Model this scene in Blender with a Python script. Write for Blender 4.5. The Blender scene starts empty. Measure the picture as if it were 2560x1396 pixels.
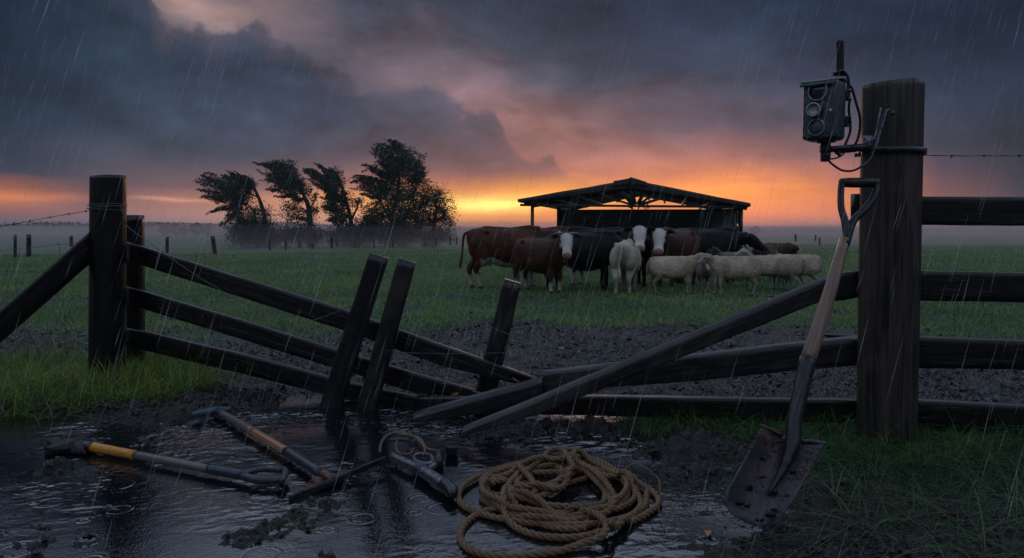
import bpy, bmesh, math, random
import numpy as np
from mathutils import Vector, Matrix

# ------------------------------------------------------------------ camera
F = 1850.0            # focal length in pixels of the 2560 wide photograph
EYE = 1.2
HORIZON = 573.0
PITCH = math.atan((698.0 - HORIZON) / F)
sc = bpy.context.scene
cam_data = bpy.data.cameras.new("camera")
cam_data.sensor_width = 36.0
cam_data.lens = 36.0 * F / 2560.0
cam_data.clip_end = 6000.0
cam_data.clip_start = 0.05
cam = bpy.data.objects.new("camera", cam_data)
sc.collection.objects.link(cam)
cam.location = (0, 0, EYE)
cam.rotation_euler = (math.pi / 2 - PITCH, 0, 0)
sc.camera = cam
cp, sp = math.cos(PITCH), math.sin(PITCH)

def ray(px, py):
    x = (px - 1280.0) / F
    y = (698.0 - py) / F
    return Vector((x, cp + y * sp, -sp + y * cp))

def at(px, py, Y):
    r = ray(px, py)
    return Vector((0, 0, EYE)) + r * (Y / r.y)

def gnd(px, py, z=0.0):
    r = ray(px, py)
    return Vector((0, 0, EYE)) + r * ((z - EYE) / r.z)

def proj(p):
    d = Vector(p) - Vector((0, 0, EYE))
    zf = d.y * cp - d.z * sp
    return (1280 + F * d.x / zf, 698 - F * (d.y * sp + d.z * cp) / zf)

def azel(px, py):
    r = ray(px, py)
    return math.atan2(r.x, r.y), math.atan2(r.z, math.hypot(r.x, r.y))

# ------------------------------------------------------------------ view
sc.render.engine = 'CYCLES'
sc.view_settings.view_transform = 'Standard'
sc.view_settings.look = 'None'
sc.view_settings.exposure = 0.0
sc.view_settings.gamma = 1.0
sc.cycles.use_denoising = True
sc.cycles.max_bounces = 6
sc.cycles.transparent_max_bounces = 24
sc.cycles.volume_bounces = 1
sc.cycles.use_adaptive_sampling = True

def lin(c, sky=False):
    out = []
    if sky and c[0] < 112:
        w = min(1.0, (112 - c[0]) / 40.0); c = (c[0] * (1 - .15 * w), c[1] * (1 + .0 * w), c[2] * (1 + .07 * w))
    for v in c:
        v = v / 255.0
        out.append(v / 12.92 if v <= 0.04045 else ((v + 0.055) / 1.055) ** 2.4)
    return (out[0], out[1], out[2], 1.0)

class NT:
    """small helper that writes node trees"""
    def __init__(self, tree):
        self.t = tree
        self.n = tree.nodes
        self.l = tree.links
    def put(self, sock, v):
        if hasattr(v, 'is_output') or isinstance(v, bpy.types.NodeSocket):
            self.l.new(v, sock)
        elif v is not None:
            sock.default_value = v
    def math(self, op, a, b=None, c=None, clamp=False):
        m = self.n.new('ShaderNodeMath'); m.operation = op; m.use_clamp = clamp
        self.put(m.inputs[0], a)
        if b is not None: self.put(m.inputs[1], b)
        if c is not None: self.put(m.inputs[2], c)
        return m.outputs[0]
    def add(self, a, b): return self.math('ADD', a, b)
    def sub(self, a, b): return self.math('SUBTRACT', a, b)
    def mul(self, a, b): return self.math('MULTIPLY', a, b)
    def rng(self, v, a, b, c=0.0, d=1.0, smooth=False):
        m = self.n.new('ShaderNodeMapRange'); m.clamp = True
        m.interpolation_type = 'SMOOTHSTEP' if smooth else 'LINEAR'
        self.put(m.inputs[0], v)
        for i, k in enumerate((a, b, c, d)): self.put(m.inputs[i + 1], k)
        return m.outputs[0]
    def mix(self, f, a, b, mode='MIX'):
        m = self.n.new('ShaderNodeMix'); m.data_type = 'RGBA'; m.blend_type = mode
        self.put(m.inputs[0], f); self.put(m.inputs[6], a); self.put(m.inputs[7], b)
        return m.outputs[2]
    def xyz(self, x, y, z=0.0):
        m = self.n.new('ShaderNodeCombineXYZ')
        self.put(m.inputs[0], x); self.put(m.inputs[1], y); self.put(m.inputs[2], z)
        return m.outputs[0]
    def noise(self, vec, scale=1.0, detail=4.0, rough=0.55, dist=0.0, lac=2.0):
        m = self.n.new('ShaderNodeTexNoise')
        self.put(m.inputs['Vector'], vec)
        m.inputs['Scale'].default_value = scale; m.inputs['Detail'].default_value = detail
        m.inputs['Roughness'].default_value = rough; m.inputs['Distortion'].default_value = dist
        m.inputs['Lacunarity'].default_value = lac
        return m.outputs['Fac']
    def ramp(self, fac, stops, interp='LINEAR'):
        m = self.n.new('ShaderNodeValToRGB'); cr = m.color_ramp; cr.interpolation = interp
        stops = sorted(stops, key=lambda s: s[0])
        while len(cr.elements) < len(stops): cr.elements.new(0.5)
        for e, (p, c) in zip(cr.elements, stops):
            e.position = min(1, max(0, p)); e.color = c
        self.put(m.inputs[0], fac)
        return m.outputs[0]
    def curve(self, val, pts):
        m = self.n.new('ShaderNodeFloatCurve')
        cv = m.mapping.curves[0]
        pts = sorted(pts)
        while len(cv.points) < len(pts): cv.points.new(0.5, 0.5)
        for p, (x, y) in zip(cv.points, pts):
            p.location = (x, y); p.handle_type = 'AUTO'
        m.mapping.update()
        self.put(m.inputs['Value'], val)
        return m.outputs[0]

# ------------------------------------------------------------------ sky
world = bpy.data.worlds.new("World"); sc.world = world; world.use_nodes = True
W = NT(world.node_tree); W.n.clear()
tc = W.n.new('ShaderNodeTexCoord')
sep = W.n.new('ShaderNodeSeparateXYZ'); W.l.new(tc.outputs['Generated'], sep.inputs[0])
dx, dy, dz = sep.outputs
AZ = W.math('ARCTAN2', dx, dy)
hyp = W.math('SQRT', W.add(W.mul(dx, dx), W.mul(dy, dy)))
EL = W.math('ARCTAN2', dz, hyp)
U0, UW, V0, VW = -0.8, 1.6, -0.02, 0.42
def uv_of(px, py):
    a, e = azel(px, py)
    return (a - U0) / UW, (e - V0) / VW
# wind-torn coordinates: everything in the sky is read through a soft warp
pv = W.xyz(AZ, W.mul(EL, 1.7), 0.0)
w1 = W.sub(W.noise(pv, 5.0, 5.0, 0.55), 0.5)
w2 = W.sub(W.noise(W.xyz(W.add(AZ, 7.3), W.mul(EL, 1.9), 3.1), 5.0, 5.0, 0.55), 0.5)
AZw = W.add(AZ, W.mul(w1, 0.10))
ELw = W.add(EL, W.mul(w2, W.rng(EL, 0.0, 0.16, 0.012, 0.075)))
U = W.math('DIVIDE', W.sub(AZw, U0), UW)
V = W.math('DIVIDE', W.sub(ELw, V0), VW)
ROWS = [0, 100, 200, 300, 380, 430, 470, 500, 535, 572]
COLS = {
  -300: [(20,27,40),(20,28,42),(22,32,46),(26,36,50),(34,42,56),(46,46,58),(90,60,60),(95,66,66),(75,60,68),(70,66,76)],
  0:    [(26,33,48),(27,36,52),(30,40,56),(36,46,60),(48,52,66),(66,62,74),(150,92,78),(205,122,82),(150,98,90),(92,80,90)],
  250:  [(48,53,66),(46,54,68),(48,56,70),(58,62,76),(78,72,84),(92,80,90),(108,84,92),(126,92,96),(138,102,106),(112,96,106)],
  480:  [(150,122,118),(92,84,92),(60,62,76),(62,66,80),(86,78,90),(104,86,94),(118,90,98),(168,118,106),(180,130,120),(164,126,122)],
  700:  [(112,98,104),(98,88,98),(76,72,86),(68,68,84),(88,80,92),(108,88,98),(132,100,106),(192,134,108),(206,146,122),(186,140,128)],
  900:  [(66,66,80),(90,82,94),(98,86,98),(80,74,88),(94,82,94),(120,92,100),(165,112,104),(228,156,98),(235,165,115),(205,148,125)],
  1150: [(50,54,68),(66,66,80),(104,90,100),(140,108,112),(128,98,106),(158,106,104),(222,140,92),(255,196,104),(246,160,84),(232,142,98)],
  1350: [(48,52,68),(56,60,74),(76,74,88),(140,104,108),(150,106,108),(165,106,100),(240,156,84),(255,186,90),(242,146,82),(226,132,96)],
  1600: [(38,46,64),(44,52,70),(60,62,80),(106,86,98),(170,112,106),(214,128,98),(244,148,80),(246,148,82),(236,134,88),(218,124,96)],
  1850: [(32,42,60),(44,52,70),(64,66,82),(98,82,96),(160,108,104),(220,132,94),(250,152,78),(252,152,80),(240,136,88),(220,126,98)],
  2080: [(28,38,55),(38,48,66),(58,61,78),(88,80,94),(132,96,102),(184,116,102),(212,124,90),(226,132,90),(220,130,98),(186,118,106)],
  2350: [(22,32,48),(30,40,56),(42,49,66),(56,58,74),(74,66,80),(92,72,84),(118,82,86),(130,88,88),(132,88,92),(108,84,96)],
  2560: [(20,28,42),(26,34,50),(36,42,58),(44,48,62),(52,52,64),(58,54,66),(66,58,68),(76,62,72),(80,64,76),(66,62,76)],
  2900: [(18,26,40),(22,30,44),(30,36,50),(36,42,55),(42,44,56),(46,46,58),(50,48,60),(54,50,62),(56,52,64),(50,50,62)],
}
col = None; prev = None
for cx in sorted(COLS):
    stops = []
    for ry, c in zip(ROWS, COLS[cx]):
        stops.append((uv_of(cx, ry)[1], lin(c, True)))
    stops.append((uv_of(cx, -110)[1], lin((56, 70, 94))))
    r = W.ramp(V, stops)
    u = uv_of(cx, 300)[0]
    col = r if col is None else W.mix(W.rng(U, prev, u), col, r)
    prev = u
# the bright breaks under the cloud deck
pb = W.xyz(W.mul(AZ, 3.0), W.mul(EL, 22.0), 1.3)
streak = W.noise(pb, 2.2, 5.0, 0.55, 0.4)
GLOWS = [(1215,508,120,20,(255,214,120),0.72),(1340,500,170,24,(255,190,90),0.34),(1750,470,250,40,(255,150,80),0.24),
         (95,500,150,14,(225,128,84),0.20),(450,503,80,5,(255,170,120),0.30),(1010,505,110,16,(255,190,96),0.20),
         (780,497,90,14,(255,170,100),0.16),(470,20,110,34,(170,140,135),0.16),(1105,298,45,15,(215,150,130),0.22),
         (1330,310,110,22,(190,125,115),0.16),(1900,525,190,50,(240,140,92),0.20)]
for (gx, gy, sx, sy, c, amp) in GLOWS:
    a0, e0 = azel(gx, gy)
    a1, _ = azel(gx + sx, gy); _, e1 = azel(gx, gy - sy)
    ga = W.math('DIVIDE', W.sub(AZw, a0), abs(a1 - a0)); ge = W.math('DIVIDE', W.sub(ELw, e0), abs(e1 - e0))
    q = W.math('EXPONENT', W.mul(W.add(W.mul(ga, ga), W.mul(ge, ge)), -1.0))
    q = W.mul(q, W.rng(streak, 0.36, 0.62, 0.25, 1.25))
    col = W.mix(W.math('MULTIPLY', q, amp, clamp=True), col, lin(c), 'ADD')
# the torn storm deck: curves give its upper and lower outline over the compass
big = W.noise(W.xyz(AZ, W.mul(EL, 1.3), 9.0), 7.0, 9.0, 0.60, 0.3)
puff = W.noise(W.xyz(AZ, W.mul(EL, 1.15), 4.0), 24.0, 6.0, 0.55)
def vcurve(pts):
    return W.curve(W.math('DIVIDE', W.sub(W.add(AZ, W.mul(w1, 0.03)), U0), UW), [uv_of(x, y) for x, y in pts])
vraw = W.math('DIVIDE', W.sub(EL, V0), VW)
top = vcurve([(-500,-120),(340,-120),(385,20),(430,45),(470,35),(540,75),(620,55),(690,95),(780,130),(860,180),(930,222),(1010,222),(1070,212),
              (1140,262),(1210,272),(1262,325),(1310,378),(1372,378),(1410,428),(1490,450),(1560,500),(2700,640)])
bot = vcurve([(-500,330),(0,352),(240,365),(400,415),(600,430),(800,425),(1000,440),(1150,462),(1320,470),(1490,458),(1560,500),(2700,640)])
edge = W.add(W.mul(W.sub(puff, 0.5), 0.17), W.mul(W.sub(big, 0.5), 0.13))
mt = W.rng(W.add(W.sub(top, vraw), edge), -0.004, 0.034, smooth=True)
mb = W.rng(W.sub(W.add(vraw, W.mul(W.sub(big, 0.5), 0.12)), bot), -0.03, 0.08, smooth=True)
cloud = W.mul(mt, mb)
ccol = None; prev = None
CL = {-300: [(18,25,38),(20,28,42),(28,36,50),(34,40,52)], 0: [(26,34,48),(29,39,55),(38,48,62),(48,52,66)], 300: [(42,49,63),(48,56,70),(58,62,76),(74,70,82)],
      700: [(50,54,68),(56,60,76),(66,66,82),(84,78,90)], 1100: [(60,60,74),(66,64,80),(74,70,84),(112,88,98)], 1500: [(60,60,74),(78,70,84),(92,78,90),(126,92,98)]}
for cx in sorted(CL):
    r = W.ramp(V, [(uv_of(cx, ry)[1], lin(c, True)) for ry, c in zip((0, 170, 310, 440), CL[cx])])
    u = uv_of(cx, 300)[0]
    ccol = r if ccol is None else W.mix(W.rng(U, prev, u), ccol, r)
    prev = u
shade = W.mul(W.rng(big, 0.30, 0.72, 0.62, 1.34), W.rng(puff, 0.3, 0.7, 0.90, 1.10))
ccol = W.mix(1.0, ccol, W.xyz(shade, shade, shade), 'MULTIPLY')
# light catching the broken rim
rim = W.mul(W.rng(W.add(W.sub(top, vraw), edge), 0.0, 0.10, 1.0, 0.0), 0.10)
ccol = W.mix(rim, ccol, lin((190, 150, 150)))
col = W.mix(W.mul(cloud, 0.93), col, ccol)
# the lit haze just above the torn rim
gap = W.mul(W.rng(W.sub(vraw, top), -0.02, 0.05, smooth=True), W.rng(W.sub(vraw, top), 0.05, 0.34, 1.0, 0.0, smooth=True))
gap = W.mul(gap, W.mul(W.rng(AZ, azel(560, 300)[0], azel(900, 300)[0]), W.rng(AZ, azel(1750, 300)[0], azel(1400, 300)[0])))
gap = W.mul(gap, W.rng(big, 0.34, 0.64, 0.02, 0.20))
col = W.mix(gap, col, lin((176, 134, 138)))
# soft billows everywhere, stronger higher up
bil = W.noise(W.xyz(AZ, W.mul(EL, 2.2), 2.0), 6.0, 7.0, 0.56, 0.5)
amt = W.rng(EL, 0.03, 0.14, 0.12, 0.66)
bil2 = W.noise(W.xyz(W.add(AZ, W.mul(EL, 0.8)), W.mul(EL, 2.6), 5.0), 17.0, 6.0, 0.58, 0.6)
f = W.add(1.0, W.mul(W.add(W.mul(W.sub(bil, 0.5), 2.4), W.mul(W.sub(bil2, 0.5), 1.0)), amt))
col = W.mix(1.0, col, W.xyz(f, f, f), 'MULTIPLY')
# unseen sky: bright band added overhead for light and glints, dim low behind camera
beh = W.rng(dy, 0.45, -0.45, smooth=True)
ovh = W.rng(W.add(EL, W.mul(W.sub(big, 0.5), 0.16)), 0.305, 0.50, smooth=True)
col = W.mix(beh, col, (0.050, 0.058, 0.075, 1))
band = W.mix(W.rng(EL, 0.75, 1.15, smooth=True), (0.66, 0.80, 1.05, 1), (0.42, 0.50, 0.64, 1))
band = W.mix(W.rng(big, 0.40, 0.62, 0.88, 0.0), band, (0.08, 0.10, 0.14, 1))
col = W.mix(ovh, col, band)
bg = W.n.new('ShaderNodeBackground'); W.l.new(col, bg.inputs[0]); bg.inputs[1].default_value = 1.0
nsky = W.n.new('ShaderNodeTexSky'); nsky.sky_type = 'NISHITA'; nsky.sun_disc = False
nsky.sun_elevation = math.radians(1.5); nsky.sun_rotation = math.radians(5.0)
bg2 = W.n.new('ShaderNodeBackground'); W.l.new(nsky.outputs[0], bg2.inputs[0]); bg2.inputs[1].default_value = 0.004
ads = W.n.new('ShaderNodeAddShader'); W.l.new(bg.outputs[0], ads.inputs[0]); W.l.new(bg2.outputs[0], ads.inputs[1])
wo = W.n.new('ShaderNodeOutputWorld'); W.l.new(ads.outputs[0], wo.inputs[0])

# the sun has just sunk into the orange gap behind the shelter: weak, wide and warm
sun_d = bpy.data.lights.new("sun", 'SUN'); sun_d.energy = 0.10; sun_d.angle = math.radians(16)
sun_d.color = (1.0, 0.60, 0.40)
sun = bpy.data.objects.new("sun", sun_d); sc.collection.objects.link(sun)
_r = ray(1500, 470); _r.z = math.tan(math.radians(3.5)) * math.hypot(_r.x, _r.y)
sun.rotation_euler = (-_r).to_track_quat('-Z', 'Y').to_euler()

# ------------------------------------------------------------------ numpy noise
def _hash(ix, iy, iz, seed):
    h = (ix.astype(np.int64) * 374761393 + iy.astype(np.int64) * 668265263 + iz.astype(np.int64) * 2147483647 + seed * 974634777) & 0xFFFFFFFF
    h = ((h ^ (h >> 13)) * 1274126177) & 0xFFFFFFFF
    h = ((h ^ (h >> 16)) * 2246822519) & 0xFFFFFFFF
    return ((h ^ (h >> 15)) & 0xFFFF) / 65535.0

def vnoise(x, y, z=None, seed=0):
    x = np.asarray(x, float); y = np.asarray(y, float)
    z = np.zeros_like(x) if z is None else np.asarray(z, float)
    xi, yi, zi = np.floor(x), np.floor(y), np.floor(z)
    fx, fy, fz = x - xi, y - yi, z - zi
    fx = fx * fx * (3 - 2 * fx); fy = fy * fy * (3 - 2 * fy); fz = fz * fz * (3 - 2 * fz)
    xi, yi, zi = xi.astype(np.int64), yi.astype(np.int64), zi.astype(np.int64)
    def L(a, b, t): return a + (b - a) * t
    two_d = not np.any(fz)
    def plane(zz):
        return L(L(_hash(xi, yi, zz, seed), _hash(xi + 1, yi, zz, seed), fx),
                 L(_hash(xi, yi + 1, zz, seed), _hash(xi + 1, yi + 1, zz, seed), fx), fy)
    return plane(zi) if two_d else L(plane(zi), plane(zi + 1), fz)

def fbm(x, y, z=None, oct=4, seed=0, gain=0.5):
    s = 0.0; a = 1.0; t = 0.0; k = 1.0
    for i in range(oct):
        s = s + a * vnoise(np.asarray(x) * k, np.asarray(y) * k, None if z is None else np.asarray(z) * k, seed + i * 17)
        t += a; a *= gain; k *= 2.03
    return s / t

def sstep(v, a, b):
    t = np.clip((np.asarray(v, float) - a) / (b - a), 0, 1)
    return t * t * (3 - 2 * t)

# ------------------------------------------------------------------ objects
def link(o, parent=None):
    sc.collection.objects.link(o)
    if parent is not None: o.parent = parent
    return o

def tag(o, label=None, cat=None, group=None, kind=None):
    if label: o['label'] = label
    if cat: o['category'] = cat
    if group: o['group'] = group
    if kind: o['kind'] = kind
    return o

def empty(name, loc, label=None, cat=None, group=None):
    o = bpy.data.objects.new(name, None); o.location = loc; o.empty_display_size = 0.1
    link(o)
    return tag(o, label, cat, group)

def np_mesh(name, V, polys_flat, loop_tot, mat, parent=None, smooth=False, cols=None, uvs=None):
    """V (n,3); polys_flat: loop vertex indices; loop_tot: loops per face"""
    me = bpy.data.meshes.new(name)
    V = np.asarray(V, np.float32); polys_flat = np.asarray(polys_flat, np.int32).ravel(); loop_tot = np.asarray(loop_tot, np.int32)
    me.vertices.add(len(V)); me.vertices.foreach_set('co', V.ravel())
    me.loops.add(len(polys_flat)); me.loops.foreach_set('vertex_index', polys_flat)
    me.polygons.add(len(loop_tot))
    st = np.zeros(len(loop_tot), np.int32); st[1:] = np.cumsum(loop_tot)[:-1]
    me.polygons.foreach_set('loop_start', st)
    me.update(calc_edges=True)
    if smooth: me.polygons.foreach_set('use_smooth', np.ones(len(loop_tot), bool))
    if cols is not None:
        for k, c in cols.items():
            a = me.color_attributes.new(k, 'FLOAT_COLOR', 'POINT')
            cc = np.ones((len(V), 4), np.float32); c = np.asarray(c, np.float32)
            if c.ndim == 1: cc[:, 0] = cc[:, 1] = cc[:, 2] = c
            else: cc[:, :3] = c[:, :3]
            a.data.foreach_set('color', cc.ravel())
    if uvs is not None:
        ul = me.uv_layers.new(name='grain')
        ul.data.foreach_set('uv', np.asarray(uvs, np.float32)[polys_flat].ravel())
    me.materials.append(mat)
    if parent is not None:
        o = bpy.data.objects.new(name, me); link(o, parent)
        o.matrix_parent_inverse = Matrix.Translation(-Vector(parent.location))
    else:
        c = V.mean(axis=0) if len(V) else np.zeros(3)
        c[2] = V[:, 2].min()
        me.transform(Matrix.Translation(Vector((-float(c[0]), -float(c[1]), -float(c[2])))))
        o = bpy.data.objects.new(name, me); o.location = (float(c[0]), float(c[1]), float(c[2])); link(o)
    return o

class MB:
    """collects geometry with a 'grain' coordinate (metres along, metres across)"""
    def __init__(self): self.v = []; self.f = []; self.uv = []
    def vert(self, p, uv=(0, 0)):
        self.v.append((p[0], p[1], p[2])); self.uv.append((uv[0], uv[1])); return len(self.v) - 1
    def face(self, *i): self.f.append(tuple(i))
    def rings(self, rings, uvs=None, closed=True, cap=True):
        n = len(rings[0]); ids = []
        for r, ring in enumerate(rings):
            ids.append([self.vert(p, uvs[r][k] if uvs else (0, 0)) for k, p in enumerate(ring)])
        for a, b in zip(ids[:-1], ids[1:]):
            for k in range(n if closed else n - 1):
                j = (k + 1) % n
                self.face(a[k], a[j], b[j], b[k])
        if cap:
            self.face(*reversed(ids[0])); self.face(*ids[-1])
        return ids
    def sweep(self, pts, rad, seg=10, u0=0.0, flat=None, wob=0.0, cap=True, up=None):
        """tube along pts; rad scalar or list; flat = (a, b) scales of the section"""
        pts = [Vector(p) for p in pts]; n = len(pts)
        if not hasattr(rad, '__len__'): rad = [rad] * n
        T = []
        for i in range(n):
            t = pts[min(i + 1, n - 1)] - pts[max(i - 1, 0)]
            T.append(t.normalized() if t.length > 1e-9 else Vector((0, 0, 1)))
        ref = Vector(up) if up is not None else (Vector((0, 0, 1)) if abs(T[0].z) < 0.9 else Vector((0, 1, 0)))
        nrm = (ref - T[0] * ref.dot(T[0])).normalized()
        rings = []; uvs = []; L = u0
        for i in range(n):
            if i:
                L += (pts[i] - pts[i - 1]).length
                nrm = (nrm - T[i] * nrm.dot(T[i])).normalized()
            b = T[i].cross(nrm)
            fa, fb = flat if flat else (1, 1)
            ring = []; uvr = []
            for k in range(seg):
                a = 2 * math.pi * k / seg
                r = rad[i] * (1 + wob * math.sin(3.1 * a + L * 9 + 1.7 * i) * 0.5 + (wob * (random.random() - 0.5) if wob else 0))
                ring.append(pts[i] + nrm * (math.cos(a) * r * fa) + b * (math.sin(a) * r * fb))
                uvr.append((L, a * rad[i] + 0.3 * random.random() * 0))
            rings.append(ring); uvs.append(uvr)
        return self.rings(rings, uvs, True, cap)
    def box(self, c, size, rot=None, bev=0.0):
        c = Vector(c); sx, sy, sz = [s / 2 for s in size]; R = rot if rot is not None else Matrix.Identity(3)
        if bev <= 0: bev = min(sx, sy, sz) * 0.08
        sec = []
        for (a, b, da, db) in ((1, 1, 0, -1), (1, 1, -1, 0), (-1, 1, 1, 0), (-1, 1, 0, -1), (-1, -1, 0, 1), (-1, -1, 1, 0), (1, -1, -1, 0), (1, -1, 0, 1)):
            sec.append((a * sx + da * bev, b * sy + db * bev))
        rings = []; uvs = []
        for z, sh in ((-sz, bev), (-sz + bev, 0), (sz - bev, 0), (sz, bev)):
            fx = (sx - sh) / sx; fy = (sy - sh) / sy
            rings.append([c + R @ Vector((x * fx, y * fy, z)) for x, y in sec])
            uvs.append([(z, x + y) for x, y in sec])
        self.rings(rings, uvs)
    def ball(self, c, r, seg=12, rg=8, sc3=(1, 1, 1), rot=None):
        c = Vector(c); R = rot if rot is not None else Matrix.Identity(3)
        rings = []
        for i in range(rg + 1):
            t = math.pi * (i + 0.02) / (rg + 0.04)
            rings.append([c + R @ Vector((math.sin(t) * math.cos(2 * math.pi * k / seg) * r * sc3[0],
                                          math.sin(t) * math.sin(2 * math.pi * k / seg) * r * sc3[1],
                                          -math.cos(t) * r * sc3[2])) for k in range(seg)])
        self.rings(rings)
    def build(self, name, mat, parent=None, smooth=False):
        flat = [i for f in self.f for i in f]
        o = np_mesh(name, np.array(self.v), flat, [len(f) for f in self.f], mat, parent, smooth, None, np.array(self.uv))
        return o

def spline(pts, per=8, closed=False):
    """Catmull-Rom through the points"""
    P = [Vector(p) for p in pts]; n = len(P); out = []
    rng = range(n if closed else n - 1)
    for i in rng:
        p0 = P[(i - 1) % n] if closed or i > 0 else P[0] * 2 - P[1]
        p1 = P[i]; p2 = P[(i + 1) % n]
        p3 = P[(i + 2) % n] if closed or i + 2 < n else P[-1] * 2 - P[-2]
        for k in range(per):
            t = k / per
            out.append(0.5 * ((2 * p1) + (p2 - p0) * t + (2 * p0 - 5 * p1 + 4 * p2 - p3) * t * t + (3 * p1 - p0 - 3 * p2 + p3) * t ** 3))
    if not closed: out.append(P[-1])
    return out

def lerp(a, b, t): return a + (b - a) * t

# ------------------------------------------------------------------ materials
def new_mat(name):
    m = bpy.data.materials.new(name); m.use_nodes = True
    k = NT(m.node_tree); k.n.clear()
    out = k.n.new('ShaderNodeOutputMaterial')
    return m, k, out

def principled(k, base, rough=0.6, metal=0.0, spec=0.5, normal=None, **kw):
    b = k.n.new('ShaderNodeBsdfPrincipled')
    k.put(b.inputs['Base Color'], base); k.put(b.inputs['Roughness'], rough)
    b.inputs['Metallic'].default_value = metal; b.inputs['Specular IOR Level'].default_value = spec
    if normal is not None: k.l.new(normal, b.inputs['Normal'])
    for key, v in kw.items(): k.put(b.inputs[key.replace('_', ' ')], v)
    return b

def bump(k, h, strength=0.5, dist=0.01, prev=None):
    b = k.n.new('ShaderNodeBump'); b.inputs['Strength'].default_value = strength; b.inputs['Distance'].default_value = dist
    k.l.new(h, b.inputs['Height'])
    if prev is not None: k.l.new(prev, b.inputs['Normal'])
    return b.outputs[0]

def wood_mat(name, dark, light, rough=0.45, worn=None, grain=55.0, bumpd=0.004, wornlo=0.60):
    m, k, out = new_mat(name)
    uv = k.n.new('ShaderNodeUVMap'); uv.uv_map = 'grain'
    s = k.n.new('ShaderNodeSeparateXYZ'); k.l.new(uv.outputs[0], s.inputs[0])
    oi = k.n.new('ShaderNodeObjectInfo')
    off = k.mul(oi.outputs['Random'], 37.0)
    vec = k.xyz(k.mul(s.outputs[0], 1.6), k.mul(s.outputs[1], grain), off)
    fine = k.noise(vec, 1.6, 6.0, 0.62, 0.6)
    vec2 = k.xyz(k.mul(s.outputs[0], 0.8), k.mul(s.outputs[1], grain * 0.25), off)
    broad = k.noise(vec2, 1.4, 4.0, 0.55, 1.2)
    patch = k.noise(k.xyz(k.mul(s.outputs[0], 2.5), k.mul(s.outputs[1], 6.0), off), 1.2, 4.0, 0.6)
    c = k.mix(k.rng(k.add(k.mul(fine, 0.55), k.mul(broad, 0.45)), 0.38, 0.64), dark, light)
    if worn is not None:
        c = k.mix(k.mul(k.rng(patch, wornlo, wornlo + 0.15), 0.8), c, worn)
    crack = k.rng(fine, 0.30, 0.42)
    h = k.add(k.mul(crack, 0.9), k.mul(fine, 0.5))
    n = bump(k, h, 0.8, bumpd * 1.6)
    r = k.rng(patch, 0.3, 0.7, rough - 0.22, rough - 0.02)
    b = principled(k, c, r, 0, 0.5, n)
    k.l.new(b.outputs[0], out.inputs[0])
    return m

def plain_mat(name, c1, c2, rough=0.5, metal=0.0, scale=20.0, bd=0.001, spec=0.5, lo=0.4, hi=0.65, coat=0.0):
    m, k, out = new_mat(name)
    tcn = k.n.new('ShaderNodeTexCoord')
    n1 = k.noise(tcn.outputs['Object'], scale, 6.0, 0.6, 0.3)
    n2 = k.noise(tcn.outputs['Object'], scale * 6, 3.0, 0.6)
    c = k.mix(k.rng(n1, lo, hi), c1, c2)
    nn = bump(k, k.add(k.mul(n1, 0.7), k.mul(n2, 0.4)), 0.6, bd)
    b = principled(k, c, k.rng(n2, 0.3, 0.7, max(0.05, rough - 0.12), rough + 0.12), metal, spec, nn)
    b.inputs['Coat Weight'].default_value = coat; b.inputs['Coat Roughness'].default_value = 0.12
    k.l.new(b.outputs[0], out.inputs[0])
    return m

M = {}
M['rail'] = wood_mat('wet_rail_wood', (0.001, 0.001, 0.0014, 1), (0.0125, 0.0115, 0.0135, 1), 0.40, (0.024, 0.021, 0.020, 1), bumpd=.0016)
M['board'] = wood_mat('leaning_board_wood', (0.0015, 0.0015, 0.002, 1), (0.030, 0.028, 0.031, 1), 0.40, (0.050, 0.046, 0.045, 1), wornlo=0.5)
M['broken'] = wood_mat('weathered_plank_wood', (0.0015, 0.0015, 0.002, 1), (0.034, 0.032, 0.036, 1), 0.4, (0.055, 0.050, 0.050, 1), wornlo=0.5)
M['post'] = wood_mat('big_post_wood', (0.001, 0.001, 0.001, 1), (0.078, 0.062, 0.056, 1), 0.55, (0.090, 0.062, 0.046, 1), grain=40.0, bumpd=0.010, wornlo=0.55)
M['splinter'] = wood_mat('raw_splinter_wood', (0.30, 0.16, 0.07, 1), (0.50, 0.30, 0.15, 1), 0.5)
M['shaft'] = wood_mat('ash_shaft_wood', (0.10, 0.060, 0.042, 1), (0.30, 0.19, 0.135, 1), 0.36, (0.15, 0.09, 0.065, 1), grain=120, bumpd=0.001)
M['shaft_grey'] = wood_mat('greyed_shaft_wood', (0.08, 0.060, 0.055, 1), (0.20, 0.155, 0.14, 1), 0.34, (0.05, 0.04, 0.04, 1), grain=120, bumpd=0.001)
M['shaft_red'] = wood_mat('red_brown_shaft_wood', (0.22, 0.09, 0.05, 1), (0.55, 0.26, 0.14, 1), 0.3, (0.12, 0.06, 0.04, 1), grain=110, bumpd=0.001)
M['yellow'] = plain_mat('yellow_band_paint', (0.62, 0.24, 0.02, 1), (0.16, 0.06, 0.012, 1), 0.28, 0, 60, 0.0008, lo=0.56, hi=0.66)
M['blue_metal'] = plain_mat('blue_black_steel', (0.022, 0.032, 0.050, 1), (0.045, 0.060, 0.085, 1), 0.3, 0.3, 40, 0.0008)
M['blue_grip'] = plain_mat('blue_grip_plastic', (0.020, 0.060, 0.110, 1), (0.030, 0.080, 0.13, 1), 0.3, 0.0, 40, 0.0006)
M['socket'] = plain_mat('dark_shovel_steel', (0.012, 0.015, 0.021, 1), (0.040, 0.037, 0.042, 1), 0.32, 0.5, 30, 0.001)
M['grip'] = plain_mat('worn_grip_steel', (0.016, 0.014, 0.016, 1), (0.06, 0.045, 0.042, 1), 0.36, 0.3, 40, 0.0012)
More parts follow.
